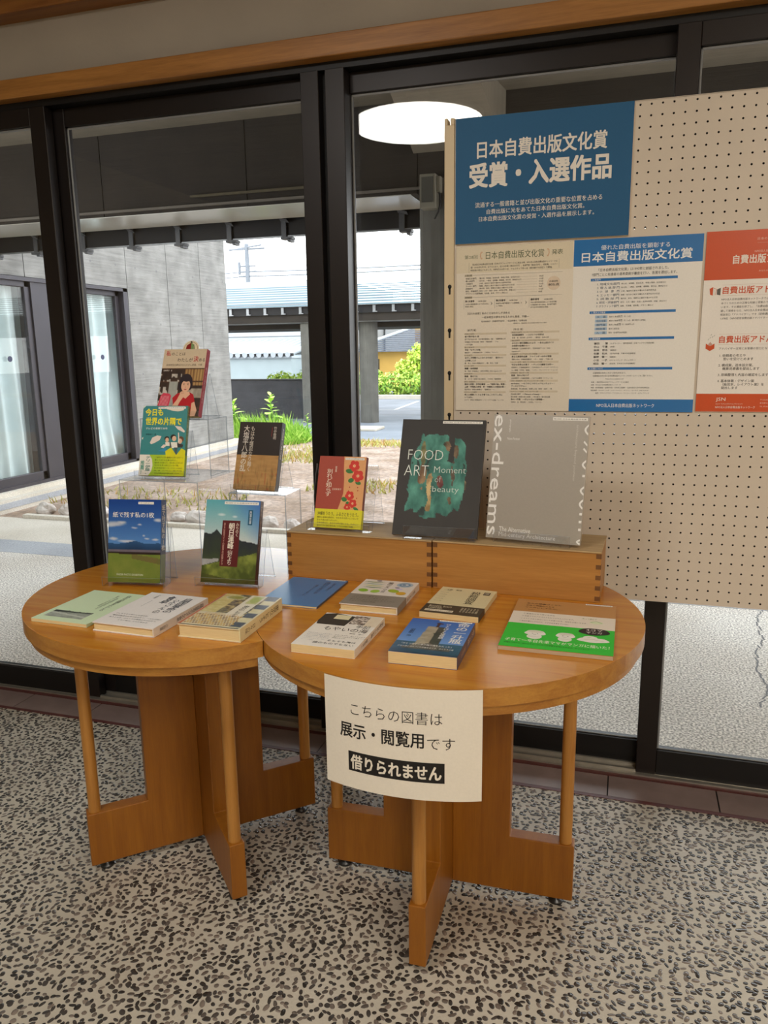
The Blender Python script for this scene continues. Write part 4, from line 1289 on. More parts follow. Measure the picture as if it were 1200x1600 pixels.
def d_kraft(k):
    for j, t in enumerate(('ぬいの絵描き'[:0] + '老人の健康づくりと', '子育て現場のことを', 'マンガにしてみた。')):
        k.txt(t, 22, 24 + j * 14, 22 + (76, 62, 70)[j], 32 + j * 14, '3a2a20', bold=.008)
    k.txt('さく　さとうみどり', 22, 68, 44, 73, '4a382a')
    k.rect(0, 86, 216, 168, 'eadfce', 1)
    for j, t in enumerate(('♡ 家族みんなで笑いながら', '♡ 先輩ママのアドバイスもたっぷり入っています。', '♡ ストレスをためないヒントが見つかる、気持ちが軽くなる本…', '♡ 毎日の暮らしのなかの、小さな出来事をマンガに。')):
        k.txt(t, 24 - j, 96 + j * 16, 24 + (66, 108, 138, 100)[j], 103 + j * 16, '5a4a3e')
    k.txt('笑って読んで', 148, 98, 178, 106, '6a8a3a'); k.disc(178, 122, 14, 9, 'dfe6c0', 2); k.line([(166, 122), (178, 114), (190, 124)], 1.4, '6f9a40', 3)
    k.rect(0, 162, 216, 299, '35c43c', 2)
    k.disc(176, 178, 31, 20, '2b2426', 3, wob=.03); k.txt('4コマ', 160, 164, 192, 175, 'ece4dc', 4); k.txt('マンガ', 160, 178, 192, 189, 'ece4dc', 4)
    for u, a in ((62, 21), (122, 19)):
        k.disc(u, 234, a * .72, 14, 'f0ece0', 3); k.disc(u, 215, a, 15, 'f0ece0', 4, wob=.05); k.disc(u, 206, a * .8, 7, 'e2dccb', 5)
        for q in (-5, 5):
            k.disc(u + q, 218, 1.1, 1.5, '4a443c', 6, 8)
        k.line([(u - 3, 223), (u, 224.5), (u + 3, 223)], .8, '4a443c', 6); k.line([(u - 12, 236), (u + 12, 236)], .7, 'b8b09e', 6)
    k.disc(176, 226, 31, 13, 'f0ece0', 3, wob=.05); k.disc(170, 214, 14, 10, 'f0ece0', 4); k.line([(158, 226), (176, 222), (196, 228)], .8, 'b0a896', 5); k.line([(164, 216), (172, 212)], .8, '8a8272', 5)
    k.txt('子育て一年目先輩ママがマンガに描いた！', 8, 252, 208, 268, 'f1f3dc', 4, bold=.006)
    k.txt('仲間とつながる、ほっとする。はじめての子育てを楽しむための、四コマまんが', 8, 274, 172, 281, '2a5a24', 4)


make_book('large kraft paper picture book with a bright green lower half, at the table right side', .216, .300, .0085, flat(-0.109, 1.571, .216, .300, -0.2), 'c08d56', 'b4824c', 'print_matte', 'paper_pages_grey', right=False, front=d_kraft, strip=(150, 3, 208, 9, AW))


# ---- standing books on clear easels
def stand_pose(p, yaw, lean):
    """front-bottom-left corner p; the cover faces the room and leans back"""
    yaw, lean = R(yaw), R(lean)
    u = Vector((math.cos(yaw), math.sin(yaw), 0)); nb = Vector((-math.sin(yaw), math.cos(yaw), 0))
    up = nb * math.sin(lean) + Vector((0, 0, 1)) * math.cos(lean); out = u.cross(up)
    return u, nb, up, out


def standing(p, yaw, lean, th):
    u, nb, up, out = stand_pose(p, yaw, lean)
    o = Vector(p) - out * th
    return Matrix(((u.x, up.x, out.x, o.x), (u.y, up.y, out.y, o.y), (u.z, up.z, out.z, o.z), (0, 0, 0, 1)))


def easel(label, p, yaw, lean, th, W, Hh, zs, over=0.006, lip=0.014, apex=0.66, inset=0.0, ext=0.0, spread=0.03):
    yawr, lr = R(yaw), R(lean)
    T = Matrix.Translation((p[0], p[1], zs)) @ Matrix.Rotation(yawr, 4, 'Z')
    t = thing('book_stand', label, 'book stand', T)
    zf = p[2] - zs
    s = 0.0024
    # book's back plane: starts th behind the front edge, leaning back
    bx, bz = th * math.cos(lr), zf - th * math.sin(lr)
    A = apex * Hh
    foot = (bx + 0.004 + 0.0, 0.0004)
    tx, tz = bx + 0.0035 + A * math.sin(lr), bz + A * math.cos(lr)
    prof = [(-0.0045 - lip * 0.05, zf + lip), (-0.0045, 0.0005), (bx + 0.004 + (bz) * 0.0, 0.0005), (tx + 0.0, tz), (tx + 0.006, tz), (tx + 0.012 + spread, 0.0005), (tx + 0.020 + spread, 0.0005)]
    m = MB(); m.sheet(prof, (-over + inset, W + over - inset + ext), -s, 'acrylic', 'acrylic_edge'); m.build('bent_sheet', t)
    return t


def riser(label, x0, x1, y0, y1, z0, z1, yaw=0):
    t = thing('acrylic_riser', label, 'display riser', Matrix.Translation((x0, y0, z0)) @ Matrix.Rotation(R(yaw), 4, 'Z'))
    W, D, hh = x1 - x0, y1 - y0, z1 - z0
    m = MB(); m.sheet([(0, 0.0004), (0, hh), (W, hh), (W, 0.0004)], (0, D), -0.003, 'acrylic', 'acrylic_edge', axis='y'); m.build('bent_sheet', t)


ZB_, ZA_, ZC_ = TZ + 0.2515, TZ + 0.4035, TZ + 0.1995
riser('wide clear acrylic riser carrying the teal book on the crescent table', -1.272, -1.036, 1.716, 1.922, TZ, ZB_)
riser('narrow clear acrylic riser standing on the wide riser, topmost of the display', -1.262, -1.053, 1.816, 1.916, ZB_, ZA_)
riser('low clear acrylic riser carrying the black and tan book', -1.030, -0.860, 1.862, 1.962, TZ, ZC_)


def d_paper(k):
    def pic(U, V):
        n = fbm(U * 6, V * 9, 4)
        c = mix((18, 62, 138), (98, 148, 206), V * 1.55)
        for cu, cv, a, b_ in ((.10, .30, .26, .035), (.26, .28, .10, .02), (.5, .335, .07, .012), (.6, .30, .05, .01), (.68, .43, .03, .01), (.74, .465, .06, .012), (.1, .475, .10, .02), (.35, .50, .2, .018), (.9, .475, .08, .014), (.95, .24, .1, .03)):
            d = ((U - cu) / a) ** 2 + ((V - cv - .03 * (n - .5)) / b_) ** 2
            c = mix(c, mix((196, 198, 204), (220, 216, 218), n), np.clip(1.1 - d, 0, 1) * .85)
        mt = 0.535 - 0.035 * np.exp(-((U - .5) / .15) ** 2) - 0.012 * np.exp(-((U - .95) / .1) ** 2) + .01 * (fbm(U * 12, U * 0 + 2) - .5)
        c = np.where((V > mt)[..., None], mix((42, 82, 126), (26, 56, 92), (V - mt) * 12), c)
        c = np.where((V > .608)[..., None], mix((120, 110, 120), (88, 84, 96), n), c)
        c = np.where((V > .63 + .006 * n)[..., None], mix((32, 24, 26), (56, 40, 36), n), c)
        c = np.where((V > .655 + .01 * U)[..., None], mix((96, 118, 44), (128, 136, 62), n), c)
        pad = (V > .66 + .10 * np.clip(U - .5, 0, 1)) & (V < .70 + .12 * np.clip(U - .35, 0, 1)) & (U > .45)
        c = np.where(pad[..., None], mix((118, 96, 62), (92, 104, 48), n), c)
        return c
    k.paint(0, 0, 140, 210, 74, 105, pic)
    k.txt('紙で残す私の1枚', 12, 32, 122, 46, 'f2eee2', 3, bold=.006)
    k.txt('FINDER PHOTO EXHIBITION', 24, 188, 94, 193, 'd8dcc8', 3)
    pass


P1 = (-1.237, 1.590, TZ + .0095)
make_book('blue sky and green field photo book, standing at the left front of the crescent table', .140, .210, .029, standing(P1, 9, 11.5, .029), '2a5aa0', '1d4078', 'print_gloss', 'paper_pages', front=d_paper,
          spine_art=lambda k, th: (k.paint(0, 0, th, 210, 6, 60, lambda U, V: np.where((V > .66)[..., None], mix((84, 100, 44), (112, 122, 60), fbm(U * 4, V * 20)), np.where((V > .58)[..., None], mix((30, 50, 84), (52, 44, 50), fbm(U * 4, V * 30)), mix((24, 62, 122), (96, 134, 180), V * 1.5)))), k.txt('紙で残す私の1枚', 5, 12, th - 5, 128, 'efeadc', 3, vertical=True, bold=.008)), strip=(80, 6, 121, 12, AW))
easel('clear book stand under the blue sky and green field book', P1, 9, 11.5, .029, .140, .21, TZ, over=.012, spread=.006)


def d_mount(k):
    def pic(U, V):
        n = fbm(U * 8, V * 10, 5)
        c = mix((92, 170, 182), (196, 206, 204), V * 2.0); c = mix(c, (70, 120, 190), np.clip(U - .2 - V * 1.3, 0, 1) * 1.4)
        for cu, cv, a, b_ in ((.3, .18, .09, .02), (.55, .2, .06, .015)):
            d = ((U - cu) / a) ** 2 + ((V - cv) / b_) ** 2; c = mix(c, (226, 232, 232), np.clip(1 - d, 0, 1) * .8)
        m1 = np.minimum(0.36 + .6 * np.abs(U - .23), 0.405 + .12 * np.abs(U - .05)); m2 = 0.47 + .5 * np.clip(U - .62, 0, 1) + .22 * np.clip(.62 - U, 0, 1)
        m3 = 0.52 + .2 * np.abs(U - .92)
        rid = np.minimum(np.minimum(m1, m2), m3) + .02 * (fbm(U * 20, U * 0) - .5)
        c = np.where((V > rid)[..., None], mix((44, 50, 54), (60, 72, 50), (V - rid) * 3 + (n - .5)), c)
        lo = 0.80 - .18 * U + .03 * (n - .5)
        c = np.where((V > lo)[..., None], mix((72, 84, 34), (134, 146, 66), (n - .3) * 2.2), c)
        c = np.where((V > .96 - .12 * np.abs(U - .6))[..., None], mix((58, 66, 30), (96, 100, 44), n), c)
        pond = (V > .72 - .03 * U) & (V < .80 - .2 * U) & (U < .3); c = np.where(pond[..., None], mix((176, 178, 182), (150, 152, 150), n), c)
        return c
    k.paint(0, 0, 146, 210, 74, 105, pic)
    k.rect(48, 52, 96, 168, '5c2022', 2)
    k.txt('朝日連峰', 66, 58, 82, 124, 'f0e8d8', 3, vertical=True, bold=.012); k.txt('山だより', 68, 126, 80, 164, 'f0e8d8', 3, vertical=True, bold=.008)
    k.txt('みちのく', 85, 58, 93, 92, 'ece2d0', 3, vertical=True, bold=.004); k.txt('ある山岳ガイドの四季の記録から', 52, 58, 57, 164, 'e2b8a8', 3, vertical=True)
    k.rect(116, 24, 128, 62, '1f5a78', 2); k.txt('西澤信雄', 119, 27, 125, 59, 'e8eef0', 3, vertical=True)


P2 = (-1.006, 1.649, TZ + .0095)
make_book('mountain ridge photo book with a dark red title block, standing on the crescent table', .146, .210, .020, standing(P2, 4.3, 18, .020), '4a6a7a', '3a2024', 'print_gloss', 'paper_pages', front=d_mount,
          spine_art=lambda k, th: k.txt('みちのく朝日連峰山だより', 6, 10, th - 7, 130, 'd0b8a8', vertical=True), strip=(50, 4, 142, 11, AW))
easel('clear book stand under the mountain ridge book', P2, 4.3, 18, .020, .146, .21, TZ, over=.012)


def d_teri(k):
    k.poly([(0, 8), (8, 0), (0, 0)], 'd8e0d8', 1)
    T_, Y_ = '3f8a8c', 'f2e52c'
    k.poly([(66, 2), (120, 2), (116, 12), (100, 15), (84, 13), (68, 9)], 'e8dccb', 2)
    for tx, q in (('今日も', (8, 8, 58, 27)), ('世界の片隅で', (10, 32, 112, 52))):
        k.txt(tx, *q, Y_, 3, bold=.024)
    k.txt('テレビの裏側で30年', 12, 58, 74, 64, 'eef2ea', 3, bold=.006); k.txt('斉藤朋子　著', 13, 75, 42, 80, '24484c', 3)
    for pts in ([(26, 100), (32, 86), (46, 80), (58, 82), (54, 92), (40, 100), (30, 104)], [(2, 88), (6, 84), (5, 92)], [(94, 54), (112, 56), (124, 68), (122, 72), (104, 64)], [(58, 112), (66, 104), (76, 106), (66, 114)]):
        k.poly(pts, 'e6d8ce', 2)
    k.poly([(50, 122), (72, 112), (78, 124)], '3a90b8', 2)
    k.disc(74, 88, 7, 6, '2a2420', 3); k.disc(75, 92, 5, 6, 'e2b89a', 4); k.disc(92, 84, 8, 7, '2b2522', 3); k.disc(95, 88, 6, 7, 'e4bd9e', 4); k.disc(114, 90, 8, 8, '6b4a34', 3); k.disc(112, 95, 6, 7, 'e2b89a', 4)
    k.poly([(70, 98), (82, 98), (84, 108), (72, 108)], 'ece6da', 3); k.poly([(86, 98), (104, 98), (106, 112), (90, 114)], 'f0eade', 3); k.poly([(104, 100), (122, 104), (120, 112), (106, 112)], '3a3c3e', 3)
    k.poly([(82, 92), (90, 116), (104, 132), (84, 112)], '6e5a52', 4)
    k.poly([(96, 112), (106, 112), (105, 132), (101, 132)], '47585e', 4); k.line([(106, 72), (109, 98)], 3, 'e8dcd0', 5)
    k.poly([(72, 122), (88, 112), (104, 132), (118, 114), (129, 120), (129, 140), (76, 140)], 'dcd61e', 5)


def d_teri_obi(k):
    k.paint(0, 132, 129, 188, 24, 10, lambda U, V: mix((168, 200, 52), (224, 218, 26), np.clip(U * 1.8 - .6, 0, 1) * np.clip(1.6 - V, 0, 1)), 1)
    pts = [(0, 132), (28, 132), (36, 144), (39, 160), (36, 176), (28, 188), (0, 188)]
    k.poly(pts, 'ece6da', 2)
    k.txt('テリー伊藤、', 18, 136, 32, 184, '1f6a5e', 3, vertical=True, bold=.012); k.txt('推薦！', 4, 148, 15, 184, '1f8a74', 3, vertical=True, bold=.012)
    for j, t in enumerate(('「30年テレビの裏側から見てきた", "」', '笑って泣ける仕事のはなし。', '取材先で出会った、名もない人びとの', '生き方を見つめたエッセイ集」', '第一線の放送作家がつづる、もうひとつの昭和史。', '家族、仲間、スタジオのにおい、失敗と涙の記録。', '今日も世界の片隅で誰かが笑っている。')):
        k.para([t], 44, 141 + j * 7.0, 5.2 if j < 4 else 4.2, 7, '3f5a1c', 2, .004, 124)


P3 = (-1.2286, 1.742, ZB_ + .0075)
make_book('teal book with yellow lettering and a yellow-green paper band on the wide riser', .127, .188, .014, standing(P3, 6, 17.5, .014), '3f8a8c', '5a8a6c', 'print_gloss', 'paper_pages', front=d_teri,
          obi=(.132, .188, 'a8c834', d_teri_obi), spine_art=lambda k, th: k.txt('今日も世界の片隅で', 3, 10, th - 4, 100, 'e8d898', vertical=True), strip=(44, 3, 122, 8, AW))
easel('clear book stand under the teal book', P3, 6, 17.5, .014, .127, .188, ZB_, over=.008, spread=.012)


def d_woman(k):
    k.rect(0, 0, 129, 54, 'd3bfa2', 1)
    k.txt('私', 8, 5, 21, 19, 'c0323c', 3, bold=.012); k.txt('のことは', 24, 9, 66, 18, '3a2c28', 3, bold=.004)
    k.txt('わたしが', 44, 25, 90, 36, '3a2c28', 3, bold=.004); k.txt('決', 93, 20, 107, 36, 'c0323c', 3, bold=.012); k.txt('める', 109, 26, 127, 36, '3a2c28', 3, bold=.004)
    k.txt('松本明生の夢をかなえたがん患者、77歳', 12, 42, 120, 48, '5a463c', 3)

    def shelf(U, V):
        n = fbm(U * 14, V * 8, 3)
        c = mix((44, 34, 30), (78, 58, 46), n)
        c = np.where(((U > .56) & (V < .36))[..., None], mix((122, 84, 50), (188, 152, 96), np.floor(U * 44) % 3 / 2 * .8 + n * .3), c)
        c = np.where(((V % .27) < .03)[..., None], mix((70, 48, 34), (96, 66, 46), n), c)
        c = np.where(((U < .5) & (((V * 3.6) % 1) > .45) & (vn(U * 26, V * 7) > .62))[..., None], mix((170, 160, 150), (220, 214, 204), n), c)
        c = np.where(((U > .22) & (U < .42) & (V > .28))[..., None], mix((150, 152, 146), (176, 178, 170), n), c)
        c = np.where(((U > .6) & (V > .42) & (V < .62))[..., None], mix((120, 112, 98), (206, 196, 178), n), c)
        return c
    k.paint(0, 54, 129, 188, 60, 62, shelf, 1)
    k.txt('松本麻美子　著', 6, 58, 32, 63, 'e8e0d4', 3)
    SK, SK2 = 'e3b394', 'd49e7e'
    k.poly([(44, 138), (56, 126), (70, 122), (94, 122), (106, 128), (112, 146), (110, 188), (52, 188), (50, 160)], 'b81f28', 2)       # red top
    k.poly([(70, 120), (92, 120), (96, 128), (84, 140), (74, 134)], SK, 3)                                                        # neck
    k.disc(79, 92, 19, 22, '2c2228', 3); k.disc(67, 104, 9, 15, '2c2228', 3); k.disc(92, 102, 8, 14, '2c2228', 3)                   # hair
    k.disc(80, 104, 13.5, 17, SK, 4)                                                                                              # face
    k.poly([(66, 92), (72, 84), (88, 84), (95, 94), (88, 91), (80, 93), (73, 91)], '2c2228', 5)                                    # fringe
    for u in (74, 86):
        k.disc(u, 101, 2.3, 1.1, '2a1e1c', 5); k.line([(u - 3, 97.5), (u + 3, 97.2)], 0.9, '4a3630', 5)
    k.poly([(79, 104), (82, 109), (78, 109.5)], SK2, 5); k.disc(80, 114, 4, 1.5, 'b8505a', 5)
    k.poly([(40, 188), (38, 172), (58, 144), (66, 126), (76, 124), (78, 134), (68, 150), (60, 170), (58, 188)], SK, 5)               # raised forearm
    k.disc(73, 126, 8, 7, SK, 6); k.line([(68, 122), (76, 120)], 2.0, SK2, 7); k.line([(69, 125.5), (78, 124)], 2.0, SK2, 7)          # hand at the chin
    k.poly([(104, 152), (112, 148), (122, 172), (118, 188), (104, 188)], SK, 4)                                                   # other arm
    k.poly([(8, 132), (16, 124), (34, 126), (40, 132), (32, 188), (0, 188), (0, 176)], 'd6455c', 6)
    for i in range(7):
        k.line([(12 + i * 3.6, 132), (6 + i * 3.6, 186)], 0.7, 'f0c8cc', 7)


P4 = (-1.2105, 1.8125, ZA_ + .0075)
make_book('book showing a short-haired person in red, topmost book of the riser display', .129, .188, .017, standing(P4, 1.2, 22, .017), 'd3bfa2', 'b03a48', 'print_gloss', 'paper_pages', front=d_woman,
          spine_art=lambda k, th: (k.rect(0, 40, th, 120, 'a82a3c', 1), k.txt('私のことはわたしが決める', 5, 50, th - 5, 150, 'e8c8c4', vertical=True)))
easel('clear book stand under the topmost book', P4, 1.2, 22, .017, .129, .188, ZA_, over=.004)
# round painted card peeping out behind it
u_, nb_, up_, out_ = stand_pose(P4, 1.2, 22)
cd = thing('round_card', 'round card painted with red and green segments behind the topmost book', 'card', standing(tuple(Vector(P4) + nb_ * 0.024 + u_ * 0.041 + up_ * 0.163), 1.2, 22, 0.0012))
m = MB(); ii = Ink(m, (0, 0.05, .0012), (1, 0, 0), (0, -1, 0), (0, 0, 1), 'print_gloss', 0.0003)
m.prism([(0.025 + 0.025 * math.cos(t), 0.025 + 0.025 * math.sin(t)) for t in np.linspace(0, 2 * PI, 33)[:-1]], 0, 0.0012, 'print_gloss', col=lin('e8dcc0'))
ii.disc(25, 25, 21, 21, 'a0604a', 1, 30); ii.disc(25, 25, 20, 20, 'e6d8b4', 2, 30)
ii.poly([(25, 6), (12, 14), (9, 30), (14, 42), (25, 44)], '8a2018', 3); ii.poly([(25, 6), (32, 12), (35, 28), (32, 42), (25, 44)], '7f9a62', 3); ii.line([(33, 12), (37, 28), (34, 42)], 1.5, '2f4a2c', 4); ii.poly([(20, 6), (25, 2), (30, 7)], '2a2a22', 4)
m.build('disc', cd)


def d_oshio(k):
    k.rect(0, 0, 129, 92, '37312f', 1)

    def fld(U, V):
        n = fbm(U * 5, V * 16, 4); g = fbm(U * 40, V * 5, 3)
        c = mix((168, 124, 74), (196, 154, 98), n * 1.2); c = mix(c, (104, 84, 50), np.clip((g - .55) * 3, 0, 1) * V)
        r = np.clip((vn(U * 30, V * 4) - .72) * 4, 0, 1) * (V > .5); return mix(c, (176, 72, 44), r)
    k.paint(0, 92, 129, 188, 50, 40, fld, 1)
    k.txt('大塩平八郎の乱', 14, 10, 32, 138, 'efe8dc', 3, vertical=True, bold=.006); k.txt('もはや堪忍なり難く', 36, 12, 48, 138, 'e6dccc', 3, vertical=True)
    k.txt('竹中敬明', 106, 12, 115, 48, 'e2d8ca', 3, vertical=True); k.line([(101, 14), (101, 40)], 1.0, 'a83a34', 3)


P5 = (-1.021, 1.870, ZC_ + .0095)
make_book('black and tan book with white brush lettering on the low riser', .129, .188, .020, standing(P5, -2.4, 18.8, .020), '37312f', '1f1b1a', 'print_gloss', 'paper_pages', front=d_oshio,
          spine_art=lambda k, th: k.txt('大塩平八郎の乱', 6, 14, th - 6, 100, 'd8d0c4', vertical=True))
easel('clear book stand under the black and tan book', P5, -2.4, 18.8, .020, .129, .188, ZC_, over=.003)


def d_red(k):
    k.poly([(68, 0), (129, 0), (129, 140), (62, 140), (68, 120), (74, 96), (73, 60), (70, 36)], 'e0a46c', 1)

    def camellia(u, v, s):
        for a in range(5):
            t = a * 1.257 + .4; k.disc(u + s * .62 * math.cos(t), v + s * .62 * math.sin(t), s * .55, s * .55, 'd2382c', 3, 12)
        k.disc(u, v, s * .5, s * .5, 'd94a36', 4, 12); k.disc(u, v, s * .26, s * .26, 'f0d9a0', 5, 10); k.disc(u, v, s * .12, s * .12, 'd2382c', 6, 8)
    for u, v, a, b_, rt in ((86, 38, 11, 6, .1), (92, 62, 8, 6, -.3), (112, 68, 8, 5, .3), (78, 112, 8, 6, .3), (88, 122, 5, 5, 1), (112, 136, 8, 4, .5)):
        k.disc(u, v, a, b_, '3f7a3e', 2, 14, rt)
    camellia(98, 24, 13); camellia(110, 50, 14); camellia(92, 102, 11); camellia(102, 122, 10); camellia(88, 132, 8)
    for u, v in ((90, 80), (112, 80), (113, 88), (88, 90), (112, 108)):
        k.disc(u, v, 1.6, 1.8, 'b8402c', 2, 8)
    k.txt('別れど知らず', 24, 34, 40, 106, 'f2e6d2', 3, vertical=True, bold=.004); k.txt('歌集', 46, 26, 51, 42, 'f0e0c8', 3, vertical=True); k.txt('玉城寿賀子', 42, 84, 68, 89, 'f0e0c8', 3)


def d_red_obi(k):
    k.txt('沖縄をうたう。ふるさとをうたう。', 8, 146, 121, 156, '4a4616', 2, bold=.008)
    for j, t in enumerate(('戦争と復帰の歴史を、今を生きる思いにつないで', '生まれ島の祈りがひびく。', '百年を超えて、女たちの声が歌になる。やさしい', '海のように波にゆれる、いのちの歌三百首。')):
        k.para([t], 8, 163 + j * 7.2, 5.3, 7, '5a5418', 2, .004, 122)


P6 = (-0.763, 1.8155, CZ + .0075)
make_book('brick red book with camellias and a yellow paper band, on the left box', .129, .188, .015, standing(P6, -0.8, 18.8, .015), 'a84a38', '8a4434', 'print_matte', 'paper_pages', front=d_red,
          obi=(.139, .188, 'ded62a', d_red_obi), strip=(72, 3, 124, 8.5, AW))
easel('clear book stand under the brick red camellia book', P6, -0.8, 18.8, .015, .129, .188, CZ, over=.016, apex=0.9, ext=0.01)


def d_food(k):
    def pic(U, V):
        n = fbm(U * 7 + 3, V * 5, 5); f2 = fbm(U * 12 + 9, V * 14, 4)
        wx = U + .05 * (fbm(U * 6, V * 7 + 3, 4) - .5); wy = V + .06 * (fbm(U * 7 + 5, V * 6, 4) - .5)
        st = fbm(wx * 22 + 6 * n, wy * 5 + 4, 4)
        bg = mix((48, 45, 42), (62, 58, 54), n * .6 + .2 * V)
        left = .145 + .17 * np.clip((.38 - wy) / .24, 0, 1) ** 1.3 + .03 * np.sin(wy * 30) * (wy > .6)
        right = .81 - .16 * np.clip((.36 - wy) / .2, 0, 1) - .05 * np.clip(wy - .6, 0, 1) / .2
        bot = .785 + .16 * (fbm(U * 8, U * 0 + 3, 3) - .35)
        blob = (wx > left) & (wx < right) & (wy > .135 + .9 * np.clip(np.abs(U - .45) - .10, 0, 1) ** 1.2) & (wy < bot)
        tall = (wx > .665) & (wx < .80) & (wy > .165 + 2.2 * np.clip(wx - .74, 0, 1) ** 1.3) & (wy < .70)
        drip = (np.abs(wx - .45) < .06) & (wy > .7) & (wy < .85); drip2 = (np.abs(wx - .27) < .04) & (wy > .7) & (wy < .80)
        cut = (wx > .585) & (wx < .66) & (wy < .36)
        ear = ((U - .27) / .022) ** 2 + ((V - .16) / .035) ** 2 < 1
        m_ = ((blob & ~cut) | tall | ear | drip | drip2)
        lump = np.clip((fbm(wx * 9, wy * 8 + 2, 5) - .3) * 2.2, 0, 1)
        teal = mix((40, 92, 82), (98, 168, 150), lump * .75 + (st - .4) * .6)
        c = np.where(m_[..., None], teal, bg)
        gap = m_ & (st < .33) & (f2 < .52) & (V > .27); c = np.where(gap[..., None], mix((34, 50, 46), (60, 82, 74), f2), c)
        for cu, cv, a, b_, cc, cd_ in ((.30, .31, .03, .09, (96, 96, 64), (176, 164, 112)), (.31, .52, .045, .13, (112, 84, 60), (176, 146, 104)), (.40, .58, .035, .14, (120, 92, 60), (212, 184, 130)), (.405, .73, .03, .06, (140, 116, 74), (214, 188, 130)), (.58, .235, .045, .05, (60, 54, 38), (170, 136, 100)), (.68, .27, .03, .05, (80, 64, 50), (150, 128, 94)), (.665, .47, .03, .11, (60, 50, 42), (104, 88, 70)), (.52, .53, .035, .05, (96, 44, 44), (176, 116, 96)), (.655, .69, .03, .05, (60, 54, 42), (124, 104, 76)), (.815, .55, .010, .06, (84, 76, 58), (156, 138, 102))):
            d = ((wx - cu) / a) ** 2 + ((wy - cv) / b_) ** 2 + (f2 - .5) * 3.2 + (n - .5) * 1.6
            c = np.where((d < .9)[..., None], mix(cc, cd_, (f2 - .3) * 2.6), c)
        return c
    k.paint(0, 0, 210, 297, 110, 156, pic)
    k.txt('FOOD', 22, 79, 112, 105, 'dfe6de', 3, bold=-.016); k.txt('ART', 16, 119, 78, 146, 'dfe6de', 3, bold=-.016)
    k.txt('Moment', 92, 121, 172, 137, 'ccd8d0', 3, bold=-.012); k.txt('of', 96, 146, 112, 161, 'a8c0b6', 3, bold=-.012); k.txt('beauty', 92, 171, 158, 190, 'ccd8d0', 3, bold=-.012)


P7 = (-0.540, 1.782, CZ + .0085)
make_book('large black art book with a teal paint smear and thin white lettering', .211, .297, .013, standing(P7, 0.4, 23, .013), '383533', '403c3a', 'print_matte', 'paper_pages_grey', front=d_food, strip=(104, 4, 204, 10, AW))
easel('clear book stand with a low lip under the large black art book', P7, 0.4, 23, .013, .211, .297, CZ, over=-.03, lip=.026, apex=.6, ext=0.026)


def d_ex(k):
    W_ = 'f4f2ee'
    k.txt('ex-dreams', 2, 1, 30, 290, W_, 2, turn=True, bold=.007)
    k.txt('The Alternative', 32, 268, 108, 279, W_, 2); k.txt('Mid-century Architecture', 32, 281, 168, 294, W_, 2)
    k.txt('Non-Fiction', 36, 54, 66, 60, W_, 2); k.txt('photographs', 38, 12, 43, 42, W_, 2, turn=True)
    k.txt('architecture beyond postwar', 196, 20, 203, 150, 'd8d4cc', 2, turn=True)
    for v0, v1 in ((18, 44), (100, 122), (160, 182), (190, 214), (282, 296)):
        n = 10; pts = [(225, v0)] + [(225 - 9 * math.sin(PI * i / n), v0 + (v1 - v0) * i / n) for i in range(1, n)] + [(225, v1)]
        k.poly(pts, W_, 2); pts = [(225, v0 + 5)] + [(225 - 4.5 * math.sin(PI * i / n), v0 + 5 + (v1 - v0 - 10) * i / n) for i in range(1, n)] + [(225, v1 - 5)]; k.poly(pts, 'aaa49b', 3)
    for v in (56, 72):
        k.poly([(218, v), (225, v + 8), (225, v + 13), (216, v + 4)], W_, 2)
    for v in (134, 222, 240, 258):
        k.rect(219, v, 225, v + 5.5, W_, 2)


P8 = (-0.311, 1.808, CZ + .0085)
t = make_book('large silver art book with white sideways lettering, in front of the perforated board', .225, .297, .014, standing(P8, -8.0, 11.5, .014), 'b9b2a8', 'c2bcb4', 'print_silver', 'paper_pages_grey', front=d_ex, strip=(142, 4, 222, 11, AW))
easel('clear book stand under the large silver art book', P8, -8.0, 11.5, .014, .225, .297, CZ, over=-.022, lip=.02, apex=.6)

# ================================================================== PERFORATED BOARD
BX0, BX1, BY, BZ0, BZ1 = -0.4535, 0.92, 2.1, 0.598, 1.8385
pb = thing('perforated_board', 'cream perforated metal notice board standing in front of the window', 'notice board')
p = 0.0254; r = 0.0026
hx0, hz0 = 0.0227, 1.8293
xs_ = [hx0 + (i + .5) * p for i in range(-60, 60)]; xs_ = [x for x in xs_ if BX0 < x < BX1]
zs_ = [hz0 + (i + .5) * p for i in range(-60, 20)]; zs_ = [z for z in zs_ if BZ0 < z < BZ1]
xe = [BX0] + xs_ + [BX1]; ze = [BZ0] + zs_ + [BZ1]


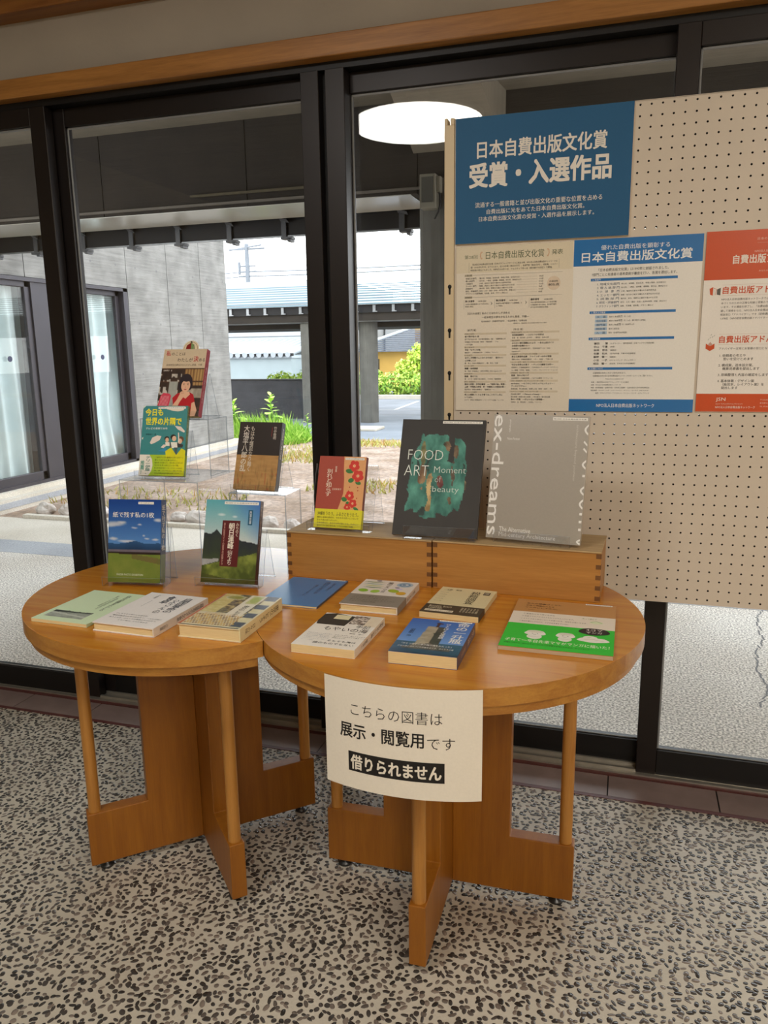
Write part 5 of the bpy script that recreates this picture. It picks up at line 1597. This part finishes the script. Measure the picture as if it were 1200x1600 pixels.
def perforated(name, y0, th_, mf, mb_):
    """sheet with real holes; mf faces the room, mb_ the window"""
    m = MB()
    for i in range(len(xe) - 1):
        for j in range(len(ze) - 1):
            x0, x1, z0, z1 = xe[i], xe[i + 1], ze[j], ze[j + 1]
            cx = hx0 + round(((x0 + x1) / 2 - hx0) / p) * p; cz = hz0 + round(((z0 + z1) / 2 - hz0) / p) * p
            if not (x0 + r < cx < x1 - r and z0 + r < cz < z1 - r):
                m.add([(x0, y0, z0), (x1, y0, z0), (x1, y0, z1), (x0, y0, z1)], [(0, 1, 2, 3)], mf)
                m.add([(x0, y0 + th_, z0), (x1, y0 + th_, z0), (x1, y0 + th_, z1), (x0, y0 + th_, z1)], [(0, 1, 2, 3)], mb_); continue
            sq = [(x1, cz), (x1, z1), (cx, z1), (x0, z1), (x0, cz), (x0, z0), (cx, z0), (x1, z0)]
            oc = [(cx + r * math.cos(PI / 4 * k), cz + r * math.sin(PI / 4 * k)) for k in range(8)]
            vs = [(a, y0, c) for a, c in sq] + [(a, y0, c) for a, c in oc] + [(a, y0 + th_, c) for a, c in oc] + [(a, y0 + th_, c) for a, c in sq]
            q8 = [(q, (q + 1) % 8) for q in range(8)]
            m.add(vs, [(q, e, 8 + e, 8 + q) for q, e in q8], mf)
            m.add(vs, [(8 + q, 8 + e, 16 + e, 16 + q) for q, e in q8], 'peg_inner_shade')
            m.add(vs, [(16 + q, 16 + e, 24 + e, 24 + q) for q, e in q8], mb_)
    return m.build(name, pb)


perforated('perforated_panel', BY, 0.0012, 'peg_cream', 'peg_inner_shade')
perforated('perforated_back', BY + 0.0285, 0.0012, 'peg_inner_shade', 'peg_cream')
m = MB(); m.box(BX0, BX1, BY, BY + 0.03, BZ1 - 0.0008, BZ1 + 0.0012, 'peg_cream'); m.build('folded_edge', pb)
m = MB(); m.box(BX0, BX1, BY, BY + 0.03, BZ0 - 0.002, BZ0, 'peg_cream'); m.build('folded_edge', pb)


def post(x0, x1):
    m = MB()
    xc = (x0 + x1) / 2
    m.box(x0, x1, BY - 0.004, BY + 0.03, 0.02, 1.826, 'peg_post')
    m.box(x0, x0 + 0.008, BY - 0.004, BY + 0.03, 1.826, 1.842, 'peg_post'); m.box(x1 - 0.010, x1, BY - 0.004, BY + 0.03, 1.826, 1.842, 'peg_post')
    for z in (1.4213, 1.308, 1.195, 1.082, 0.97, 0.857):
        m.add([(xc + 0.002 + 0.0052 * math.cos(t), BY - 0.0043, z + 0.006 + 0.0058 * math.sin(t)) for t in np.linspace(0, 2 * PI, 15)[:-1]], [tuple(range(14))], 'slot_dark')
        m.add([(xc - 0.001, BY - 0.0043, z + 0.004), (xc + 0.005, BY - 0.0043, z + 0.004), (xc + 0.0045, BY - 0.0043, z - 0.014), (xc - 0.0005, BY - 0.0043, z - 0.014)], [(0, 1, 2, 3)], 'slot_dark')
    m.build('post', pb, bevel=0.0015)
    m = MB(); m.box(x0, x1, BY - 0.16, BY + 0.085, 0.0, 0.022, 'peg_post'); m.build('foot', pb, bevel=0.002)


post(-0.4806, -0.4545); post(0.92, 0.946)


def sheet_thing(name, label, cat, x0, z1, W, Hh, th, col, draw, mat='print_matte', edge='e8e0d0'):
    m = MB(); y = BY - 0.0008 - th
    m.box(x0, x0 + W, y, BY - 0.0008, z1 - Hh, z1, mat, lin(edge))
    k = Ink(m, (x0, y - 0.0002, z1), (1, 0, 0), (0, 0, -1), (0, -1, 0), mat, 0.00015)
    k.rect(0, 0, W * 1000, Hh * 1000, col, 0)
    draw(k)
    return tag(m.build(name), label, cat)


def d_title(k):
    Wt = 'eae4da'
    k.txt('日本自費出版文化賞', 56, 58, 374, 99, Wt, 2, bold=.016); k.txt('受賞・入選作品', 37, 111, 386, 168, Wt, 2, bold=.026)
    k.txt('流通する一般書籍と並び出版文化の重要な位置を占める', 52, 204, 368, 217, Wt, 2, bold=.008)
    k.txt('自費出版に光をあてた日本自費出版文化賞。', 82, 222, 326, 234, Wt, 2, bold=.008)
    k.txt('日本自費出版文化賞の受賞・入選作品を展示します。', 62, 239, 350, 251, Wt, 2, bold=.008)


sheet_thing('title_panel', 'blue title panel with large white lettering at the top of the board', 'sign', -0.450, 1.8375, .434, .304, .007, '1f5b86', d_title)


def d_award(k):
    D, Og, Gr = '2e2b28', '7a7a52', '8a857c'
    k.rect(0, 0, 300, 66, 'e2d6bc', 1)
    k.txt('第28回', 22, 21, 56, 31, '6e7458', 2); k.txt('日本自費出版文化賞', 78, 14, 228, 33, '5f6a4c', 2, bold=.004); k.txt('発表', 247, 16, 275, 29, '5f6a4c', 2, bold=.004)
    for s, u in ((1, 66), (-1, 238)):
        for i in range(6):
            a = -1.1 + i * .44; k.disc(u + s * (4 - 7 * math.cos(a) * .9), 23 + 9 * math.sin(a), 2.6, 1.3, 'd8b08c', 2, 10, s * (a + 1.2))
    k.para(['　第28回日本自費出版文化賞（日本グラフィックサービス工業会主催、NPO法人日本自費出版ネットワーク主', '管）は2025年5月7日、以下のとおり、石川大会賞（賞金20万円）、各部門賞（賞金5万円）、特別賞、シルバー', '特別賞が選出されました。表彰式は10月11日、アルカディア市ヶ谷（東京都千代田区）で開催。'], 38, 47, 5.0, 7.2, D, 2, 0.002, 262)
    k.line([(34, 40), (34, 66)], .5, Gr, 2); k.line([(266, 40), (266, 62)], .5, Gr, 2)

    def head(t, v):
        k.rect(22, v - 4.6, 43, v + 1.6, 'cfc5ae', 2); k.para([t], 24, v, 4.6, 5, D, 3, .004); k.line([(44, v - 2), (276, v - 2)], .5, Gr, 2)
    head('応募点数', 74)
    for i, (a, b_, c) in enumerate((('地域文化部門', '（郷土史、地域誌、民俗伝承、地域人物誌、記念誌など）', '102点'), ('個人誌部門', '（自分史、一族史、追悼集、遺稿集、旅行記、闘病記など）', '112点'), ('小説部門', '（小説、童話など散文で書かれた創作的作品）', '219点'), ('エッセー部門', '（随筆、評論など散文で書かれた創作以外の文芸）', '121点'), ('詩歌部門', '（現代詩、俳句、短歌など韻文で書かれた文芸）', '76点'), ('研究・評論部門', '（研究・人文・歴史・社会・自然科学等、評論など）', '114点'), ('グラフィック部門', '（画集、写真集、絵本、デザイン集など）', '63点'))):
        v = 82 + i * 6.4
        k.para([a], 25, v, 4.8, 5, D, 2, .005); k.para([b_], 58, v, 4.3, 5, D, 2); k.para([c], 216, v, 4.8, 5, D, 2, .006); k.line([(160, v - 1.5), (212, v - 1.5)], .35, 'b0a898', 2)
    k.disc(254, 99, 17, 17, 'e0cdb6', 2, 30); k.txt('応募総数', 243, 92, 265, 97, D, 3, .006); k.txt('805点', 241, 99, 268, 106, D, 3, .012)
    head('選考経過', 130)
    for u, a, b_ in ((24, '第1次選考', ['120名の審査委員により3月23日に', '実施を選出。']), (106, '第2次選考', ['各部門の専門委員で「入選候補」と', 'して選出。']), (196, '最終選考', ['7名の選考委員会議により各部門賞', 'と特別賞を含む選出。各7部門選考', 'まで全3次の検討を実施。'])):
        k.para([a], u, 140, 5.6, 6, D, 2, .014); k.para(['（4月第1回目）'], u + 32, 140, 4.0, 6, D, 2); k.para(b_, u, 147, 4.3, 6.2, D, 2); k.line([(u - 3, 134), (u - 3, 158)], .4, Gr, 2)
    for u in (92, 182):
        k.poly([(u, 140), (u + 5, 145), (u, 150), (u + 2.5, 145)], Gr, 2)
    k.para(['［石川大会賞］私のことはわたしが決める', '　　　　　　　―松本明生の夢をかなえたがん患者、77歳―'], 26, 172, 6.2, 10.5, D, 2, .008)
    k.para(['松本麻美子（京都府宇治市）／自治体備え／自費出版'], 68, 192.5, 5.0, 6, D, 2)
    k.para(['（第25回から、最高受賞に石川大会賞の名称にかわり選出）'], 150, 198.5, 3.4, 6, D, 2)
    k.para(['［部 門 賞］'], 26, 215, 5.8, 6, D, 2, .004); k.para(['［特 別 賞］'], 150, 215, 5.8, 6, D, 2, .004)
    L = [('h', '地域文化部門'), ('b', '紙で残す私の1枚'), ('s', '紙で残す私の1枚・刊行実行委員会（編）／長野県飯山市'), ('s', '写真展と刊行記念誌（制作：文藝出版）／フォ'), ('s', 'ンデア出版'), ('h', '個 人 誌 部 門'), ('b', '手記「もやいの海」'), ('s', '藤枝洋一（大阪府高石市）／文芸社／マナイン'), ('h', '小 説 部 門'), ('b', 'まだしき怪獣さんとなりませぬ？　遊びいい'), ('b', 'どが楽しとか'), ('s', '鷹　秀之（神奈川県横浜市）／鷹　秀之／文庫'), ('h', 'エッセー部門'), ('b', '閻魔・地域調査'), ('s', '陶　礼花（中国本土・吉林大学院）PHD Capsule S.77'), ('h', '詩 歌 部 門'), ('b', '歌集　星のうた'), ('s', '星　のり子（神奈川県川崎市）／文芸社／短歌新聞'), ('h', '研究・評論部門'), ('b', '歴史小説家・志茂田書房　―「地域小説」転換・'), ('b', '上昇・沖縄県人移植　軒・沖縄県人の戦後史像―'), ('s', '長井秀次（神奈川県横浜）／聖教社＆・ー'), ('h', 'グラフィック部門'), ('b', '老人の健康づくりと子育てのことをマンガに'), ('b', 'してみた。'), ('s', 'みどり（神奈川県横浜市）／リードアス企画／リーフか')]
    v = 224
    for kd, t in L:
        if kd == 'h':
            k.rect(22, v - 4.2, 136, v + .8, 'd9ccb4', 1)
        k.para([t], 24, v, {'h': 4.2, 'b': 5.2, 's': 4.3}[kd], 6, D if kd != 'h' else '6a655c', 2, .012 if kd == 'b' else 0, 136); v += 7.0
    Rr_ = [('h', '地域文化部門　ニッポンファンデルメ大賞'), ('b', '宝刻紙漉事件　―スひとりの世界史'), ('s', '兵庫　香（東京都八王子市）／ 関西社／松本工房'), ('h', '個人誌部門　シニコムダカラフォーラムラジオ'), ('b', 'みちのく朝日連峰山だより　―ある山岳ガイド'), ('b', 'の四季の記録から―'), ('s', '西澤信雄（山形県西川町）／日本地域アース／ PHD'), ('s', 'Capsule S.77'), ('h', '小説部門　ハイデルホッポン文楽賞'), ('b', '東る元資源作品集　ファインダーの中の情景'), ('s', '青野小百合（沖縄県那覇市）／ボー（出版）／写真と風'), ('h', 'エッセー部門　東京リサーチキャンパス賞'), ('b', '今日も世界の片隅で　―テレビの裏側で30年―'), ('s', '斉藤朋子（千葉県船橋市）／日本放送メディアスポークカウンシ'), ('s', 'ル・推薦／文芸社（編集）／シデン・カットクリエーションズ'), ('h', '詩歌部門　梅花ホープ賞'), ('b', '歌集　別れど知らず'), ('s', '玉城寿賀子（沖縄県那覇）／ながらみ書房（フデュール）'), ('h', '研究・評論部門　コレクションセンタース賞'), ('b', 'ex-dreams　―もうひとつのミッドセンチュリー・'), ('b', 'アーキテクチャー'), ('s', '架瀬信雅、栗山賢次郎、菊瀬礼之助（編集・出版）／東'), ('h', 'グラフィック部門　ホルス社プラン賞'), ('b', 'FOOD ART　―Moment of beauty―'), ('s', '関口由美（神奈川県小田原）／河口龍次（東京都台東'), ('b', '命の一升瓶　―ぴょんぴょん堂物語―'), ('s', '羽根田　治（埼玉県）／文芸社／マナイン')]
    v = 222
    for kd, t in Rr_:
        if kd == 'h':
            k.rect(146, v - 4.2, 272, v + .8, 'd9ccb4', 1)
        k.para([t], 150, v, {'h': 4.2, 'b': 5.2, 's': 4.3}[kd], 6, D if kd != 'h' else '6a655c', 2, .012 if kd == 'b' else 0, 272); v += 7.0


sheet_thing('award_poster', 'cream award announcement poster crowded with small black lettering', 'poster', -0.4475, 1.526, .302, .425, .003, 'e9dfcd', d_award, 'print_gloss')


def d_bluep(k):
    Bl, D, Wt = '1a70b4', '24282c', 'eef0f0'
    k.rect(0, 0, 304, 64, Bl, 1); k.rect(0, 396, 304, 428, Bl, 1)
    k.txt('優れた自費出版を顕彰する', 66, 15, 228, 27, Wt, 2, bold=.004); k.txt('日本自費出版文化賞', 20, 31, 280, 55, Wt, 2, bold=.016)
    k.txt('NPO法人日本自費出版ネットワーク', 70, 407, 212, 417, Wt, 2, bold=.006)
    k.txt('「日本自費出版文化賞」は1997年に創設されました。', 62, 71, 228, 78.5, D, 2); k.txt('7部門ごとに有識者の選考委員が審査を行い、各賞を選出します。', 46, 82, 248, 89.5, D, 2)
    for v, t in ((95, '1. 各部門'), (175, '2. 賞および賞金'), (240, '3. 選考委員'), (315, '4. 応募について')):
        k.rect(44, v, 250, v + 6.4, Bl, 1); k.para([t], 48, v + 5.0, 5.0, 5, Wt, 2, .004)
    for i, (a, b_) in enumerate((('1. 地域文化部門', '郷土史、地域誌、民俗伝承、地域人物誌、記念誌など'), ('2. 個 人 誌 部 門', '自分史、一族史、追悼集、遺稿集、旅行記、闘病記など'), ('3. 小　説　部　門', '小説、童話など散文で書かれた創作的作品'), ('4. エッセー部門', '随筆・紀行など散文で書かれた創作以外の文芸'), ('5. 詩 歌 部 門', '現代詩、俳句、短歌など韻文で書かれた文芸'), ('6. 研究・評論部門', '研究：人文・歴史・社会・自然科学等、評論、評伝など'), ('7. グラフィック部門', '画集、写真集、絵本集、デザイン集など'))):
        v = 111 + i * 9; k.txt(a, 60, v - 5, 114, v + 1, '38506c', 2, bold=.004); k.para([b_], 118, v, 4.4, 5, D, 2)
    for i, (a, b_, c, d_) in enumerate((('大　賞', '賞状と賞金', '20万', '円（1点）'), ('石川大会賞', '賞状と賞金', '10万', '円（1点・第27回から新設）'), ('部門賞', '賞状と賞金', '5万', '円（各部門1点）'), ('特別賞', '賞状と記念品', '', ''), ('入　選', '賞状（全部門30点程度）', '', ''))):
        v = 191 + i * 9.8; k.rect(58, v - 5.4, 88, v + 1.8, 'a9c3dc', 1); k.txt(a, 62, v - 4.6, 84, v + 1, '24405c', 2, bold=.006)
        k.para([b_], 92, v, 4.4, 5, D, 2); k.para([c], 113, v, 6.2, 5, D, 2, .014); k.para([d_], 128 if len(c) > 2 else 124, v, 4.4, 5, D, 2)
    for i, (a, b_) in enumerate((('鎌田　　慧', '（ルポライター／選考委員長・日本ペンクラブ名誉会員）'), ('中山　千夏', '（作家）'), ('秋林　哲也', '（編集者）'), ('佐藤　和夫', '（哲学研究者、千葉大学名誉教授）'), ('藤野　健一', '（編集者）'), ('小池　一子', '（クリエイティブ・ディレクター）'), ('成田　龍一', '（歴史家、日本女子大学名誉教授）'))):
        v = 257 + i * 8.4; k.txt(a, 58, v - 4.6, 92, v + .8, D, 2, bold=.01); k.para([b_], 95, v, 4.3, 5, D, 2)
    k.para(['応募期間は毎年11月から翌年3月末まで。', '応募用紙はNPO法人日本自費出版ネットワークのホームページをご覧ください。', '　　　　　　　https://www.jsjapan.net/'], 58, 331, 4.6, 7.4, D, 2, 0, 204)
    k.para(['主催：一般社団法人日本グラフィックサービス工業会', '主管：NPO法人日本自費出版ネットワーク', '後援：経済産業省・全国町村会・日本商工会議所・公益社団法人日本印刷技術協会', '特別協賛：コニカミノルタ・リコージャパン・ホリゾン・モリサワ・PHD Capsule', '　　　協賛：デザインプラス・アスカネット・サンコー・モトヤ・メディアテック'], 54, 354, 3.9, 7.0, D, 2, 0, 226)


sheet_thing('blue_poster', 'white poster with blue header and blue footer hanging in the middle of the row', 'poster', -0.1455, 1.5285, .304, .428, .003, 'efebe3', d_bluep, 'print_gloss')


def d_redp(k):
    Rd, D, Wt = 'cf4c18', '3a3634', 'f0e6dc'
    k.rect(0, 0, 304, 112, Rd, 1); k.rect(0, 384, 304, 428, Rd, 1)
    k.txt('日本の自費出版のために', 112, 18, 194, 24, 'e8b8a4', 2); k.line([(112, 30), (194, 30)], .5, 'e0a890', 2)
    k.txt('NPO法人日本自費出版ネットワーク', 108, 46, 200, 52, 'ecc4b4', 2); k.txt('自費出版アドバイザー', 62, 56, 244, 76, Wt, 2, bold=.02); k.txt('あなたの本づくりを支えます', 120, 92, 186, 96, 'ecc4b4', 2)
    # open book marks
    k.poly([(14, 132), (22, 128), (22, 148), (16, 146)], Rd, 2); k.poly([(23, 130), (30, 134), (28, 146), (23, 148)], 'e8e0d8', 2); k.line([(23, 130), (30, 134), (28, 147)], .8, Rd, 3); k.poly([(31, 134), (39, 130), (39, 148), (31, 146)], '55534f', 2)
    k.poly([(14, 262), (24, 268), (34, 262), (34, 274), (24, 280), (14, 274)], Rd, 2); k.poly([(19, 264), (24, 258), (29, 264), (24, 268)], 'c9a090', 3)
    for u, v in ((18, 254), (22, 250), (27, 248), (31, 245), (24, 243)):
        k.line([(u, v), (u + 2.4, v - 3.6)], .8, '8a9a8a', 2)
    for t, v, w_ in (('自費出版アドバイザーとは？', 128, 226), ('自費出版アドバイザーの役割', 244, 226)):
        k.txt(t, 44, v, 44 + w_, v + 17, Rd, 2, bold=.016); k.line([(42, v - 4), (288, v - 4)], .4, 'c8a898', 2); k.line([(42, v + 21), (288, v + 21)], .4, 'c8a898', 2)
    k.para(['NPO法人日本自費出版ネットワークでは、「自費出版アドバイザー」制度を設け、', '本づくりのための正確な知識と提案のできる人を育てるための講座を実施して', 'います。その講座を修了し、「自費出版アドバイザー認定試験」の合格者を認定', '適して資格を与え、NPO法人日本自費出版ネットワークが認定した本づくりの', '相談窓口「アドバイザー」です（研修講座修了者）。', '1,078名（NPO認定自費出版アドバイザー）'], 42, 160, 5.8, 9.0, D, 2, 0, 288)
    k.para(['アドバイザーは常にお客様の窓口となり、納得のいく本づくりをお手伝いします。'], 44, 277, 6.4, 9, D, 2, 0, 288)
    v = 294
    for t in (['1. 依頼者の考えや', '　 思いを受けとめます'], ['2. 構成案、造本設計案、', '　 概算見積書を提出します'], ['3. 原稿整理と内容の確認をします'], ['4. 基本体裁・デザイン案', '　（紙見本、レイアウト案）を', '　 提出します']):
        k.para(t, 46, v, 7.6, 8.4, D, 2, .008); v += 8.4 * len(t) + 6.5
    k.txt('JSN', 46, 393, 68, 404, Wt, 2); k.txt('Japan Self-publishing Network', 46, 407, 108, 411, 'ecc4b4', 2); k.txt('NPO法人日本自費出版ネットワーク', 46, 414, 136, 420, Wt, 2, bold=.006)
    k.para(['〒103-0001', '東京都中央区日本橋', 'TEL 03-5623-5411'], 146, 400, 4.4, 8, 'ecc4b4', 2)


sheet_thing('red_poster', 'white poster with red header and red footer at the right of the row', 'poster', 0.1648, 1.5310, .304, .4285, .003, 'f0eae2', d_redp, 'print_gloss')
